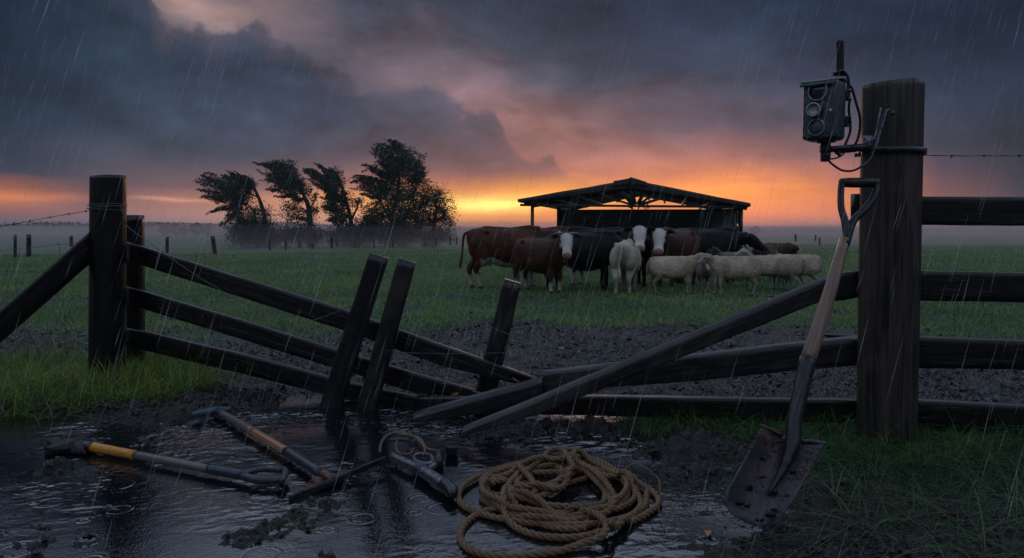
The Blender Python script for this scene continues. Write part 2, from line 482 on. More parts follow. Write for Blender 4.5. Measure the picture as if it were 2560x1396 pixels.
M['black'] = plain_mat('black_plastic', (0.007, 0.009, 0.012, 1), (0.018, 0.022, 0.028, 1), 0.28, 0.0, 50, 0.0006)
M['cable'] = plain_mat('black_cable', (0.006, 0.007, 0.009, 1), (0.012, 0.013, 0.016, 1), 0.3, 0.0, 50, 0.0004)
M['wire'] = plain_mat('galvanised_wire', (0.10, 0.105, 0.125, 1), (0.20, 0.20, 0.23, 1), 0.35, 0.7, 60, 0.0003)
M['rustwire'] = plain_mat('dull_wire', (0.030, 0.030, 0.034, 1), (0.07, 0.06, 0.06, 1), 0.45, 0.6, 60, 0.0003)

# ------------------------------------------------------------------ terrain heights
def field_edge(x):
    """distance at which the near meadow falls away into the mist"""
    return 35.0 + np.clip((np.asarray(x, float) + 14.0) * 0.95, 0, 24)

def puddle_mask(x, y):
    n = (fbm(x * 1.3 + 5, y * 1.3, oct=4, seed=3) - 0.5)
    back = 5.0 + 0.40 * np.exp(-((x + 1.1) / 0.75) ** 2) + 0.25 * np.sin(x * 1.1 + 0.6) - sstep(x, 0.3, 1.6) * 1.15 - sstep(x, -1.8, -3.2) * 0.25
    m = sstep(back - y + n * 1.3, -0.18, 0.25)
    side = 1 - sstep(x + n * 1.1, 0.55, 1.15) * sstep(y + n * 0.5, 2.1, 2.45) * 0.92
    return m * side

MOUNDS = [(gnd(1905, 1322), 0.16, 0.018), (gnd(735, 1288), 0.22, 0.040), (gnd(640, 1335), 0.14, 0.022), (gnd(850, 1262), 0.13, 0.03), (gnd(850, 1385), 0.12, 0.03), (gnd(30, 1385), 0.3, 0.05),
          (gnd(170, 1165), 0.20, 0.045), (gnd(1290, 1085), 0.34, 0.05), (gnd(1480, 1075), 0.35, 0.06), (gnd(1140, 1110), 0.2, 0.02),
          (gnd(1560, 1250), 0.3, 0.02), (gnd(60, 1290), 0.10, 0.035)]

def terrain(x, y):
    x = np.asarray(x, float); y = np.asarray(y, float)
    near = 1 - sstep(y, 14, 26)
    pm = puddle_mask(x, y)
    clod = fbm(x * 11.0, y * 11.0, oct=4, seed=11, gain=0.72) - 0.5
    big = fbm(x * 2.2, y * 2.2, oct=3, seed=21) - 0.5
    ridg = 1 - np.abs(2 * fbm(x * 5.0 + 9, y * 5.0, oct=3, seed=31) - 1)
    mudamp = (1 - sstep(y, 8.8, 12.0)) * (1 - 0.55 * grass_mask(x, y))
    h_dry = 0.045 + 0.05 * big + (0.125 * clod + 0.018 * (ridg - 0.75)) * (0.22 + 0.78 * mudamp)
    # under the puddle: a shallow bed, mud only just breaking the surface here and there
    h_wet = -0.031 + 0.055 * big + 0.060 * clod + 0.014 * sstep(y, 3.9, 4.6)
    z = lerp(h_dry, h_wet, pm)
    for c, r, a in MOUNDS:
        d = ((x - c.x) ** 2 + ((y - c.y) * 1.15) ** 2) / (r * r)
        z = z + a * np.exp(-d * 1.6) * (0.75 + 2.4 * clod)
    und = 0.10 * (fbm(x * 0.12, y * 0.12, oct=3, seed=5) - 0.5) * sstep(y, 9, 20)
    drop = -0.85 * sstep(y - field_edge(x), -4, 22)
    far = (fbm(x * 0.01, y * 0.01, oct=3, seed=8) - 0.5) * 1.2 * sstep(y, 90, 400)
    return z * (0.25 + 0.75 * near) + und + drop + far

def grass_mask(x, y):
    """1 = turf, 0 = poached mud (beyond the fence)"""
    x = np.asarray(x, float); y = np.asarray(y, float)
    n = fbm(x * 0.9, y * 0.9, oct=5, seed=41) - 0.5
    n2 = fbm(x * 0.35 + 3, y * 0.35, oct=3, seed=43) - 0.5
    start = 7.6 + 1.0 * np.exp(-((x - 0.6) / 2.4) ** 2) - 0.6 * sstep(x, 3.0, 6.5)
    return sstep(y - start + n * 2.9 + n2 * 1.6, -0.35, 0.9)

# fan of cells, fine near the fence and coarse towards the horizon
a_in = np.linspace(-0.78, 0.78, 900)
a_out = 0.78 + np.cumsum(np.linspace(0.003, 0.05, 34))
A = np.concatenate([-a_out[::-1], a_in, a_out])
rows = [-2.8]
while rows[-1] < 3200:
    y = rows[-1]
    if y < 1.6: d = 0.06
    elif y < 11.5: d = 0.0042 * (y + 1.0)
    elif y < 30: d = 0.012 * y
    else: d = 0.035 * y
    rows.append(y + d)
R_ = np.array(rows)
GX = A[None, :] * (R_[:, None] + 3.0); GY = np.repeat(R_[:, None], len(A), 1)
GZ = terrain(GX, GY)
nr, ncol = GX.shape
idx = np.arange(nr * ncol).reshape(nr, ncol)
quads = np.stack([idx[:-1, :-1], idx[:-1, 1:], idx[1:, 1:], idx[1:, :-1]], -1).reshape(-1, 4)
gm = grass_mask(GX, GY); pmk = puddle_mask(GX, GY)
cols = np.stack([gm, pmk, fbm(GX * 3, GY * 3, oct=3, seed=77)], -1).reshape(-1, 3)

m, k, out = new_mat('mud_and_turf')
at_ = k.n.new('ShaderNodeVertexColor'); at_.layer_name = 'zone'
sp_ = k.n.new('ShaderNodeSeparateColor'); k.l.new(at_.outputs[0], sp_.inputs[0])
g_, p_, r3 = sp_.outputs[0], sp_.outputs[1], sp_.outputs[2]
geo = k.n.new('ShaderNodeNewGeometry')
pos = geo.outputs['Position']
n1 = k.noise(pos, 30.0, 6.0, 0.65); n2 = k.noise(pos, 6.0, 4.0, 0.6); n3 = k.noise(pos, 0.35, 4.0, 0.6)
n4 = k.noise(pos, 110.0, 3.0, 0.6)
mud = k.mix(k.rng(n1, 0.3, 0.7), (0.0035, 0.0035, 0.0045, 1), (0.013, 0.012, 0.013, 1))
turf = k.mix(k.rng(n1, 0.3, 0.7), (0.014, 0.028, 0.015, 1), (0.060, 0.105, 0.048, 1))
turf = k.mix(k.rng(n3, 0.35, 0.68), turf, (0.075, 0.14, 0.08, 1))
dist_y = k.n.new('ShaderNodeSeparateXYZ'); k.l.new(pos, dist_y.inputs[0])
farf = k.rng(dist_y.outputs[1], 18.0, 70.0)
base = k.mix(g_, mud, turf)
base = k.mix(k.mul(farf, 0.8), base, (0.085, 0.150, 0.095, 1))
hh = k.add(k.mul(n1, 0.9), k.mul(n4, 0.10))
nb = bump(k, hh, 1.0, 0.035)
wet = k.rng(n2, 0.35, 0.65, 0.10, 0.26)
rough = k.mix(g_, wet, (0.75, 0.75, 0.75, 1))
b = principled(k, base, rough, 0, 0.5, nb)
k.l.new(k.rng(g_, 0.0, 1.0, 0.40, 0.1), b.inputs['Specular IOR Level'])
k.l.new(b.outputs[0], out.inputs[0])
M['ground'] = m
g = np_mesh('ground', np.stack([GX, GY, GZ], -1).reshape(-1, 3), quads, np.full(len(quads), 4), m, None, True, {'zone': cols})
tag(g, kind='structure')

def zat(x, y): return float(terrain(np.array([x]), np.array([y]))[0])

# ------------------------------------------------------------------ puddle
m, k, out = new_mat('puddle_water')
geo = k.n.new('ShaderNodeNewGeometry'); pos = geo.outputs['Position']
r2 = k.noise(pos, 90.0, 2.0, 0.5, 0.4)
nb = bump(k, r2, 0.5, 0.0015)
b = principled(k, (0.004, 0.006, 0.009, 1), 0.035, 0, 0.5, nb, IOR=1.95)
k.l.new(b.outputs[0], out.inputs[0])
M['water'] = m
wa = np.linspace(-0.86, 0.62, 1300); wr = [-2.4]
while wr[-1] < 5.9:
    y = wr[-1]; wr.append(y + (0.06 if y < 1.7 else 0.0017 * (y + 1.2)))
wr = np.array(wr); WX = wa[None, :] * (wr[:, None] + 2.9) ; WY_ = np.repeat(wr[:, None], len(wa), 1)
act = 0.10 + 0.90 * sstep(fbm(WX * 1.0 + 3, WY_ * 1.5, oct=3, seed=201), 0.40, 0.58)
cr, sr = math.cos(math.radians(-16)), math.sin(math.radians(-16))
rx = (WX * cr - WY_ * sr) * 0.72; ry = (WX * sr + WY_ * cr) * 1.18
wz = (fbm(rx * 13 + fbm(WX * 5, WY_ * 5, oct=2, seed=204), ry * 13, oct=1, seed=202) - 0.5) * 0.0030 + (fbm(rx * 34, ry * 34, oct=2, seed=203) - 0.5) * 0.0034
WZ = wz * act * (1 + 0.9 * sstep(WY_, 3.5, 4.5))
# rings spreading from raindrops
rg_ = np.random.default_rng(210)
for q in range(170):
    cyr = math.exp(rg_.uniform(math.log(2.1), math.log(5.0))); cxr = rg_.uniform(-.75, .5) * (cyr + .6); r0 = rg_.uniform(.012, .065)
    j0, j1 = np.searchsorted(wr, [cyr - r0 * 1.8, cyr + r0 * 1.8]); j1 += 1
    dd_ = np.hypot(WX[j0:j1] - cxr, WY_[j0:j1] - cyr)
    WZ[j0:j1] += .0026 * np.cos((dd_ - r0) * 330) * np.exp(-((dd_ - r0) / .010) ** 2) * (1.2 - r0 * 9)
nwr, nwc = WX.shape; ii = np.arange(nwr * nwc).reshape(nwr, nwc)
qd = np.stack([ii[:-1, :-1], ii[:-1, 1:], ii[1:, 1:], ii[1:, :-1]], -1).reshape(-1, 4)
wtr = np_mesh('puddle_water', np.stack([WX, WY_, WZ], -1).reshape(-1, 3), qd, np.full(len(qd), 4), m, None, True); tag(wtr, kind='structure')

# ------------------------------------------------------------------ grass
def grass_mat(name, c0, c1, c2, c3):
    m, k, out = new_mat(name)
    a = k.n.new('ShaderNodeVertexColor'); a.layer_name = 'tint'
    s = k.n.new('ShaderNodeSeparateColor'); k.l.new(a.outputs[0], s.inputs[0])
    c = k.mix(k.rng(s.outputs[0], 0.0, 0.6), c0, c1)
    c = k.mix(k.rng(s.outputs[0], 0.6, 0.93), c, c2)
    c = k.mix(k.rng(s.outputs[0], 0.95, 0.99), c, c3)
    b = principled(k, c, 0.42, 0, 0.4)
    t = k.n.new('ShaderNodeBsdfTranslucent'); k.l.new(c, t.inputs[0])
    mx = k.n.new('ShaderNodeMixShader'); mx.inputs[0].default_value = 0.35
    k.l.new(b.outputs[0], mx.inputs[1]); k.l.new(t.outputs[0], mx.inputs[2]); k.l.new(mx.outputs[0], out.inputs[0])
    return m
M['grass'] = grass_mat('field_grass', (0.085, 0.165, 0.075, 1), (0.200, 0.320, 0.115, 1), (0.36, 0.42, 0.15, 1), (0.24, 0.19, 0.09, 1))
M['darkgrass'] = grass_mat('dark_grass', (0.014, 0.060, 0.030, 1), (0.045, 0.150, 0.060, 1), (0.12, 0.24, 0.065, 1), (0.20, 0.14, 0.06, 1))
M['longgrass'] = grass_mat('long_grass', (0.014, 0.055, 0.018, 1), (0.095, 0.210, 0.036, 1), (0.38, 0.44, 0.08, 1), (0.40, 0.28, 0.10, 1))

def blades(name, px, py, h, w, lean, bendv, mat, label, seed, nseg=3, z=None, wind=None):
    rg = np.random.default_rng(seed); n = len(px)
    z0 = terrain(px, py) - 0.01 if z is None else z
    ang = rg.uniform(0, 2 * np.pi, n); fa = rg.uniform(0, 2 * np.pi, n)
    lx, ly = np.cos(ang) * lean, np.sin(ang) * lean
    if wind is not None: lx = lx + wind[0] * rg.uniform(0.3, 1, n); ly = ly + wind[1] * rg.uniform(0.3, 1, n)
    wx, wy = np.cos(fa) * w * 0.5, np.sin(fa) * w * 0.5
    tint = np.clip(rg.uniform(0, 1, n) * 0.75 + (fbm(px * 0.7, py * 0.7, oct=3, seed=seed + 3) - 0.35) * 0.7, 0, 1)
    V = np.zeros((n, 2 * nseg + 1, 3), np.float32); T = np.zeros((n, 2 * nseg + 1), np.float32)
    for s in range(nseg + 1):
        t = s / nseg
        cx = px + lx * h * (t + bendv * t * t); cy = py + ly * h * (t + bendv * t * t)
        droop = bendv * t ** 2.2 * np.hypot(lx, ly) * 0.8
        cz = z0 + h * np.maximum(t * (1 - 0.25 * np.hypot(lx, ly)) - droop, -0.02 + 0.0 * t)
        ww = 1 - t ** 1.6
        if s < nseg:
            V[:, 2 * s] = np.stack([cx - wx * ww, cy - wy * ww, cz], -1); V[:, 2 * s + 1] = np.stack([cx + wx * ww, cy + wy * ww, cz], -1)
            T[:, 2 * s] = T[:, 2 * s + 1] = tint
        else:
            V[:, 2 * s] = np.stack([cx, cy, cz], -1); T[:, 2 * s] = tint
    per = 2 * nseg + 1
    off = (np.arange(n) * per)[:, None]
    q = []
    for s in range(nseg - 1):
        q.append(off + np.array([[2 * s, 2 * s + 1, 2 * s + 3, 2 * s + 2]]))
    tri = off + np.array([[2 * nseg - 2, 2 * nseg - 1, 2 * nseg]])
    flat = np.concatenate([np.concatenate([a.ravel() for a in q]) if q else np.zeros(0, int), tri.ravel()])
    tot = np.concatenate([np.full(n * (nseg - 1), 4), np.full(n, 3)])
    o = np_mesh(name, V.reshape(-1, 3), flat, tot, mat, None, False, {'tint': T.ravel()})
    return tag(o, label, 'grass', kind='stuff')

rg = np.random.default_rng(1)
# turf of the meadow
N = 400000
yy = np.exp(rg.uniform(np.log(6.0), np.log(46.0), N)); xx = rg.uniform(-0.92, 0.92, N) * (yy + 1.5)
keep = rg.uniform(0, 1, N) < grass_mask(xx, yy) * (0.12 + 0.88 * sstep(fbm(xx * 1.1, yy * 0.9, oct=5, seed=51, gain=.6), 0.34, 0.56)) + 0.015
keep &= yy < field_edge(xx) + 4
xx, yy = xx[keep], yy[keep]; n = len(xx)
hgt = (0.015 + 0.095 * fbm(xx * 0.9, yy * 0.9, oct=4, seed=52)) * rg.uniform(0.6, 1.5, n) * (1 + 0.012 * yy)
blades('meadow_grass', xx, yy, hgt, 0.006 + 0.0009 * yy, rg.uniform(0.1, 0.7, n), 0.4, M['grass'], 'short green turf of the meadow beyond the broken fence', 2, 2)

# crumbs and clods of poached mud, thousands of them
def crumbs(n, x0, x1, y0, y1, seed, rmin, rmax, name, label, dens):
    rg = np.random.default_rng(seed)
    Y = np.exp(rg.uniform(np.log(y0), np.log(y1), n)); X = rg.uniform(x0, x1, n) * (Y + 1.5)
    kk = rg.uniform(0, 1, n) < dens(X, Y); X, Y = X[kk], Y[kk]; n = len(X)
    r = rg.uniform(rmin, rmax, n) ** 1.0 * (0.6 + 0.07 * Y); a = rg.uniform(0, 6.28, n)
    base = np.array([[1, 0, 0], [.45, .9, 0], [-.55, .8, .05], [-1, -.05, 0], [-.4, -.9, .05], [.6, -.8, 0], [.15, .1, .75], [-.3, .25, .6]])
    P = base[None] * rg.uniform(.6, 1.35, (n, 8, 1)) + rg.normal(0, .12, (n, 8, 3)); P[:, :6, 2] -= .25
    ca, sa = np.cos(a)[:, None], np.sin(a)[:, None]
    Q = np.stack([P[..., 0] * ca - P[..., 1] * sa, P[..., 0] * sa + P[..., 1] * ca, P[..., 2]], -1) * r[:, None, None]
    Q += np.stack([X, Y, terrain(X, Y)], -1)[:, None]
    f = np.array([[0, 1, 6], [1, 2, 6], [2, 7, 6], [2, 3, 7], [3, 4, 7], [4, 6, 7], [4, 5, 6], [5, 0, 6]])
    F_ = (np.arange(n) * 8)[:, None, None] + f[None]
    o = np_mesh(name, Q.reshape(-1, 3), F_.reshape(-1), np.full(n * 8, 3), M['crumb']); return tag(o, label, 'mud', kind='stuff')
M['crumb'] = plain_mat('wet_mud_crumb', (.002, .002, .0022, 1), (.008, .007, .0075, 1), .24, 0, 30, .003, spec=.42)
crumbs(95000, -.9, .9, 4.7, 14.0, 301, .010, .030, 'mud_clods', 'poached crumbly mud between the fence and the turf', lambda x, y: (1 - .8 * grass_mask(x, y)) * (1 - puddle_mask(x, y)) * sstep(fbm(x * 2, y * 2, oct=3, seed=302), .28, .5) * (1 - sstep(y, 11, 14)))
crumbs(34000, -.8, .8, 2.1, 5.2, 303, .006, .020, 'puddle_clods', 'small clods of mud breaking the surface of the puddle', lambda x, y: np.maximum(.8 * sstep(fbm(x * 2.6, y * 2.6, oct=4, seed=304), .44, .60) * (terrain(x, y) > -.026), (.9 - .6 * sstep(x, .3, .7)) * (terrain(x, y) > .010)))

def region(n, f, x0, x1, y0, y1, seed):
    rr = np.random.default_rng(seed)
    X = rr.uniform(x0, x1, n); Y = rr.uniform(y0, y1, n)
    kk = rr.uniform(0, 1, n) < f(X, Y)
    return X[kk], Y[kk]

def left_patch(X, Y):
    n = fbm(X * 1.6, Y * 1.6, oct=4, seed=61) - 0.5
    front = 4.72 + 0.42 * sstep(X, -2.6, -1.6) + 0.25 * np.sin(X * 2.3)
    back = 6.75 - 1.15 * sstep(X, -3.3, -1.7)
    return sstep(Y - front + n * 0.7, 0, 0.22) * sstep(back - Y + n * 1.1, 0, 0.5) * sstep(-1.52 - X + n * 0.5, 0, 0.35)
X, Y = region(60000, left_patch, -7.5, -1.4, 4.3, 7.2, 6); n = len(X)
blades('left_verge_grass', X, Y, rg.uniform(0.10, 0.32, n) * (0.6 + 0.6 * fbm(X * 2, Y * 2, oct=2, seed=62)), rg.uniform(0.0035, 0.0075, n), rg.uniform(0.1, 1.1, n), 0.8, M['longgrass'],
       'tangle of long wet grass round the foot of the wire-bound post', 7, 4)

def right_patch(X, Y):
    n = fbm(X * 1.8, Y * 1.8, oct=4, seed=71) - 0.5
    front = 4.05 - 1.05 * sstep(X, 1.0, 2.0)
    return sstep(Y - front + n * 0.8, 0, 0.3) * sstep(4.75 - Y + n * 0.5, 0, 0.3) * sstep(X - 0.62 + n * 0.5, 0, 0.3)
X, Y = region(56000, right_patch, 0.4, 6.5, 2.4, 5.2, 8); n = len(X)
blades('right_verge_grass', X, Y, rg.uniform(0.05, 0.15, n) * (0.7 + 0.7 * fbm(X * 2, Y * 2, oct=2, seed=72)), rg.uniform(0.002, 0.0045, n), rg.uniform(0.1, 1.2, n), 0.9, M['darkgrass'],
       'lush wet grass behind and beside the leaning shovel', 9, 4)
X, Y = region(26000, lambda X, Y: right_patch(X, Y) * sstep(Y, 3.35, 3.8) * (1 - .75 * sstep(X, 2.2, 3.0)), 0.4, 5.5, 3.2, 5.0, 18); n = len(X)
blades('bright_verge_grass', X, Y, rg.uniform(0.07, 0.20, n), rg.uniform(0.003, 0.006, n), rg.uniform(0.1, 1.0, n), 0.8, M['longgrass'], 'brighter grass tufts under the bottom rail beside the thick post', 19, 4)  # blades of a brighter green than the rest of the right verge
X, Y = region(4600, lambda X, Y: 0.9 * sstep(X, 0.95, 1.7) + 0 * Y, 0.9, 4.6, 2.35, 4.3, 10); n = len(X)
blades('arching_grass', X, Y, rg.uniform(0.16, 0.40, n), rg.uniform(0.0022, 0.0048, n), rg.uniform(0.6, 1.7, n), 0.95, M['darkgrass'],
       'long arching grass blades round the base of the thick right post', 11, 7, wind=(-0.35, -0.15))
# sparse stems lying in the mud and tufts standing in the puddle
def clumps(cs, per, spread, hh, name, label, seed, mat='longgrass', lean=(0.3, 1.2)):
    rr = np.random.default_rng(seed); Xs = []; Ys = []
    for c in cs:
        Xs.append(c.x + rr.normal(0, spread, per)); Ys.append(c.y + rr.normal(0, spread * 0.8, per))
    X = np.concatenate(Xs); Y = np.concatenate(Ys); n = len(X)
    return blades(name, X, Y, rr.uniform(*hh, n), rr.uniform(0.002, 0.0045, n), rr.uniform(*lean, n), 0.8, M[mat], label, seed + 1, 4)
clumps([gnd(375, 1085), gnd(395, 1080)], 150, 0.045, (0.03, 0.09), 'puddle_grass_tuft', 'small grass tuft standing in the puddle above the yellow banded spade', 20)
clumps([gnd(150, 1200), gnd(185, 1190)], 90, 0.06, (0.02, 0.06), 'drowned_grass_tuft', 'thin drowned grass by the muddy head of the yellow banded spade', 22)
clumps([gnd(460, 1050)], 120, 0.06, (0.03, 0.10), 'handle_grass_tuft', 'grass tuft at the end of the blue crossbar handle', 24)
clumps([gnd(700, 1260), gnd(800, 1255), gnd(760, 1300), gnd(830, 1300), gnd(640, 1330)], 45, 0.09, (0.03, 0.13), 'straw_wisps', 'dead straw and grass wisps on the churned mud mound', 26, lean=(0.8, 1.8))
rr = np.random.default_rng(33)
cs = [gnd(rr.uniform(1150, 1800), rr.uniform(1080, 1390)) for i in range(16)] + [gnd(rr.uniform(700, 1250), rr.uniform(1100, 1390)) for i in range(16)] + [gnd(rr.uniform(1750, 2500), rr.uniform(1240, 1390)) for i in range(34)]
clumps(cs, 9, 0.10, (0.05, 0.20), 'scattered_grass_stems', 'sparse grass stems scattered over the wet mud', 34, mat='darkgrass', lean=(0.9, 2.0))

# ------------------------------------------------------------------ planks and posts
def plank(mb, stations, thick, ndir, rough=0.0018, cham=0.005, seed=0, split0=0.0, split1=0.0, step=0.06, warp=0.0):
    """stations: list of (A, B) edge points of the near face; the board is extruded by thick along ndir"""
    rg = random.Random(seed)
    nd = Vector(ndir).normalized()
    S = []
    for (a0, b0), (a1, b1) in zip(stations[:-1], stations[1:]):
        n = max(2, int(((a1 + b1) / 2 - (a0 + b0) / 2).length / step))
        for i in range(n):
            S.append((a0.lerp(a1, i / n), b0.lerp(b1, i / n)))
    S.append((stations[-1][0].copy(), stations[-1][1].copy()))
    total = sum(((S[i + 1][0] - S[i][0]).length for i in range(len(S) - 1)))
    rings = []; uvs = []; L = rg.random() * 5
    T0 = (stations[1][0] - stations[0][0]).normalized(); T1 = (stations[-1][0] - stations[-2][0]).normalized()
    NS = 5
    pa = pb_ = 0
    for i, (a, b) in enumerate(S):
        if i: L += (S[i][0] - S[i - 1][0]).length
        pa = pa * 0.75 + rg.uniform(-1, 1) * rough * 0.6; pb_ = pb_ * 0.75 + rg.uniform(-1, 1) * rough * 0.6
        w = (b - a); wl = w.length; w = w / wl
        A_ = a + w * pa; B_ = b + w * pb_
        sec = []; uu = []
        c = cham
        outline = [(0, c), (c, 0)] + [(c + (thick - 2 * c) * t, 0) for t in (0.5,)] + [(thick - c, 0), (thick, c)] + \
                  [(thick, wl * t) for t in (0.33, 0.66)] + [(thick, wl - c), (thick - c, wl), (thick * 0.5, wl), (c, wl), (0, wl - c)] + [(0, wl * t) for t in (0.8, 0.6, 0.4, 0.2)]
        for (d, s) in outline:
            p = A_ + nd * d + w * s * ((B_ - A_).length / wl)
            sec.append(p); uu.append((L, s + d * 0.9))
        if (i == 0 and split0) or (i == len(S) - 1 and split1):
            amp = split0 if i == 0 else split1; sgn = -1 if i == 0 else 1; T = T0 if i == 0 else T1
            hs = [rg.uniform(-0.2, 1) for _ in range(8)]
            for j, (d, s) in enumerate(outline):
                q = s / wl * 6.99; h = lerp(hs[int(q)], hs[int(q) + 1], q - int(q)); h = h if int(q * 2) % 2 else h * 0.2
                sec[j] = sec[j] + T * (sgn * amp * (h + 0.2 * rg.random()))
        rings.append(sec); uvs.append(uu)
    mb.rings(rings, uvs)

def st(px0, ya, yb, Y):
    return (at(px0, ya, Y), at(px0, yb, Y))

def fenceY(px):
    """depth of the fence line under picture column px (a straight line on the ground)"""
    x0, y0, x1, y1 = gnd(266, 968).x, gnd(266, 968).y, 2.02, 3.95
    r = (px - 1280) / F
    return (y0 - (y1 - y0) / (x1 - x0) * x0) / (1 - (y1 - y0) / (x1 - x0) * r * 1.0)

def round_post(mb, base, topp, r0, r1, seg=40, seed=1, tiltcap=0.0, dome=0.01):
    rg = np.random.default_rng(seed)
    base = Vector(base); topp = Vector(topp); n = 70
    ax = topp - base; L = ax.length
    prof = fbm(np.cos(np.linspace(0, 2 * np.pi, seg, endpoint=False)) * 1.2 + 7, np.sin(np.linspace(0, 2 * np.pi, seg, endpoint=False)) * 1.2, oct=2, seed=seed) - 0.5
    ang = np.linspace(0, 2 * np.pi, seg, endpoint=False)
    rings = []; uvs = []
    for i in range(n + 1):
        t = i / n; c = base + ax * t; r = lerp(r0, r1, t)
        g = fbm(np.cos(ang) * 5 + 3, np.sin(ang) * 5, np.full(seg, t * 1.4), oct=3, seed=seed + 5) - 0.5
        ring = []; uu = []
        for k in range(seg):
            rr = r * (1 + 0.10 * prof[k] + 0.05 * g[k])
            z = 0.0
            if i == n: rr *= 0.975
            z = tiltcap * math.cos(ang[k] - 0.4) * (1 if i == n else (0.5 if i == n - 1 else 0))
            ring.append(c + Vector((math.cos(ang[k]) * rr, math.sin(ang[k]) * rr, z)))
            uu.append((t * L, ang[k] * r))
        rings.append(ring); uvs.append(uu)
    # sawn top with a slight dish of growth rings
    for f in (0.8, 0.45, 0.1):
        rings.append([topp + (p - topp) * f + Vector((0, 0, dome * (1 - f))) for p in rings[n]])
        uvs.append([(L + (1 - f) * 0.1, u[1]) for u in uvs[n]])
    mb.rings(rings, uvs)

# ---- thick right post
RP_Y = 3.98
pb0 = at(2216, 1165, RP_Y); pb0.z = -0.12; pt0 = at(2232, 208, RP_Y)
rp = empty('gate_post', (pb0.x, pb0.y, 0), 'thick weathered round post that the camera and the shovel are against', 'post')
mb = MB(); round_post(mb, pb0, pt0, 0.150, 0.151, seed=4, tiltcap=0.012); mb.build('trunk', M['post'], rp, True)
def rp_c(z):
    t = (z - pb0.z) / (pt0.z - pb0.z); return pb0.lerp(pt0, t)
# ---- wire-bound left post and the thinner one behind it
LP_Y = 5.72
lb0 = at(265, 970, LP_Y); lb0.z = -0.1; lt0 = at(269, 440, LP_Y)
lp = empty('wire_bound_post', (lb0.x, lb0.y, 0), 'round post on the left with wire wound round its top', 'post')
mb = MB(); round_post(mb, lb0, lt0, 0.131, 0.127, seed=9, tiltcap=0.006); mb.build('trunk', M['rail'], lp, True)
def lp_c(z):
    t = (z - lb0.z) / (lt0.z - lb0.z); return lb0.lerp(lt0, t)
mb = MB()
for zz, tl in ((at(268, 512, LP_Y).z, 0.006), (at(268, 515, LP_Y).z, -0.004), (at(268, 519, LP_Y).z, 0.012), (at(268, 524, LP_Y).z, -0.010)):
    c = lp_c(zz)
    mb.sweep([c + Vector((math.cos(a) * 0.136, math.sin(a) * 0.136, tl * math.cos(a))) for a in np.linspace(0, 2 * math.pi, 33)], 0.0022, 6)
mb.build('wire_binding', M['wire'], lp, True)
b0 = at(333, 935, 6.02); b0.z = -0.08; b1 = at(330, 538, 6.02)
mb = MB()
plank(mb, [(b0 + Vector((-0.06, 0, 0)), b0 + Vector((0.048, 0, 0))), (b1 + Vector((-0.06, 0, 0)), b1 + Vector((0.052, 0, 0)))], 0.11, (0, 1, 0), seed=4, cham=0.008)
o = mb.build('fence_post', M['rail']); tag(o, 'squared post just behind the wire-bound post, carrying the sloping rails', 'post')

# ---- diagonal brace at the far left
mb = MB(); A_ = []
plank(mb, [(at(-60, 828, 4.95), at(-60, 896, 4.95)), (at(231, 572, 5.64), at(231, 640, 5.64))], 0.09, (0.1, 1, 0), seed=6, cham=0.008)
o = mb.build('brace', M['rail']); tag(o, 'diagonal brace leaning up against the wire-bound post from the left edge', 'brace')

# ---- left rails, sloping down to the breach
rail_n = (0.30, 1, 0.0)
RAILG = 'rails of the broken fence'
def rail(name, pts, label, mat='rail', thick=0.045, nd=rail_n, seed=1, group=RAILG, cat='rail', **kw):
    mb = MB(); plank(mb, [st(*p) for p in pts], thick, nd, seed=seed, **kw)
    o = mb.build(name, M[mat]); RAILS.append(o); return tag(o, label, cat, group)
RAILS = []
dy_ = 0.16
fy = lambda px: fenceY(px) + dy_
rail('sloping_rail', [(312, 604, 651, 5.88), (600, 694, 743, fy(600)), (850, 772, 824, fy(850)), (1100, 862, 915, fy(1100)), (1338, 946, 972, fy(1338))],
     'topmost of the three rails sloping down to the right from the left posts', seed=11, split1=0.05)
rail('sloping_rail', [(312, 716, 760, 5.88), (600, 800, 848, fy(600)), (850, 878, 926, fy(850)), (1040, 935, 985, fy(1040)), (1192, 978, 994, fy(1192))],
     'middle one of the three sloping rails, cracked open to raw orange wood', seed=12, split1=0.06)
rail('sloping_rail', [(312, 820, 866, 5.88), (600, 884, 934, fy(600)), (850, 952, 998, fy(850)), (1060, 996, 1038, fy(1060))],
     'lowest of the three sloping rails, ending in the puddle', seed=13, split1=0.05)
# raw broken wood on those rails
mb = MB()
for (a, b2, w) in (((1080, 944), (1122, 956), 2.0), ((1126, 989), (1160, 986), 3.0), ((1100, 958), (1150, 968), 1.2), ((1153, 965), (1152, 985), 1.2), ((1281, 944), (1302, 962), 1.6), ((1284, 950), (1306, 958), 1.2), ((1130, 984), (1162, 983), 1.5)):
    Y = fy(a[0]) - 0.012; mb = MB()
    p0, p1 = at(a[0], a[1], Y), at(b2[0], b2[1], Y)
    mb.sweep([p0, p0.lerp(p1, 0.5) + Vector((0, 0, 0.003)), p1], [0.0015, 0.003 * w / 1.5, 0.0008], 5)
    o = mb.build('splinter', M['splinter']); pr_ = RAILS[0 if a[0] > 1200 else 1]; o.parent = pr_; o.matrix_parent_inverse = Matrix.Translation(-Vector(pr_.location)); o['label'] = 'raw orange splinter'

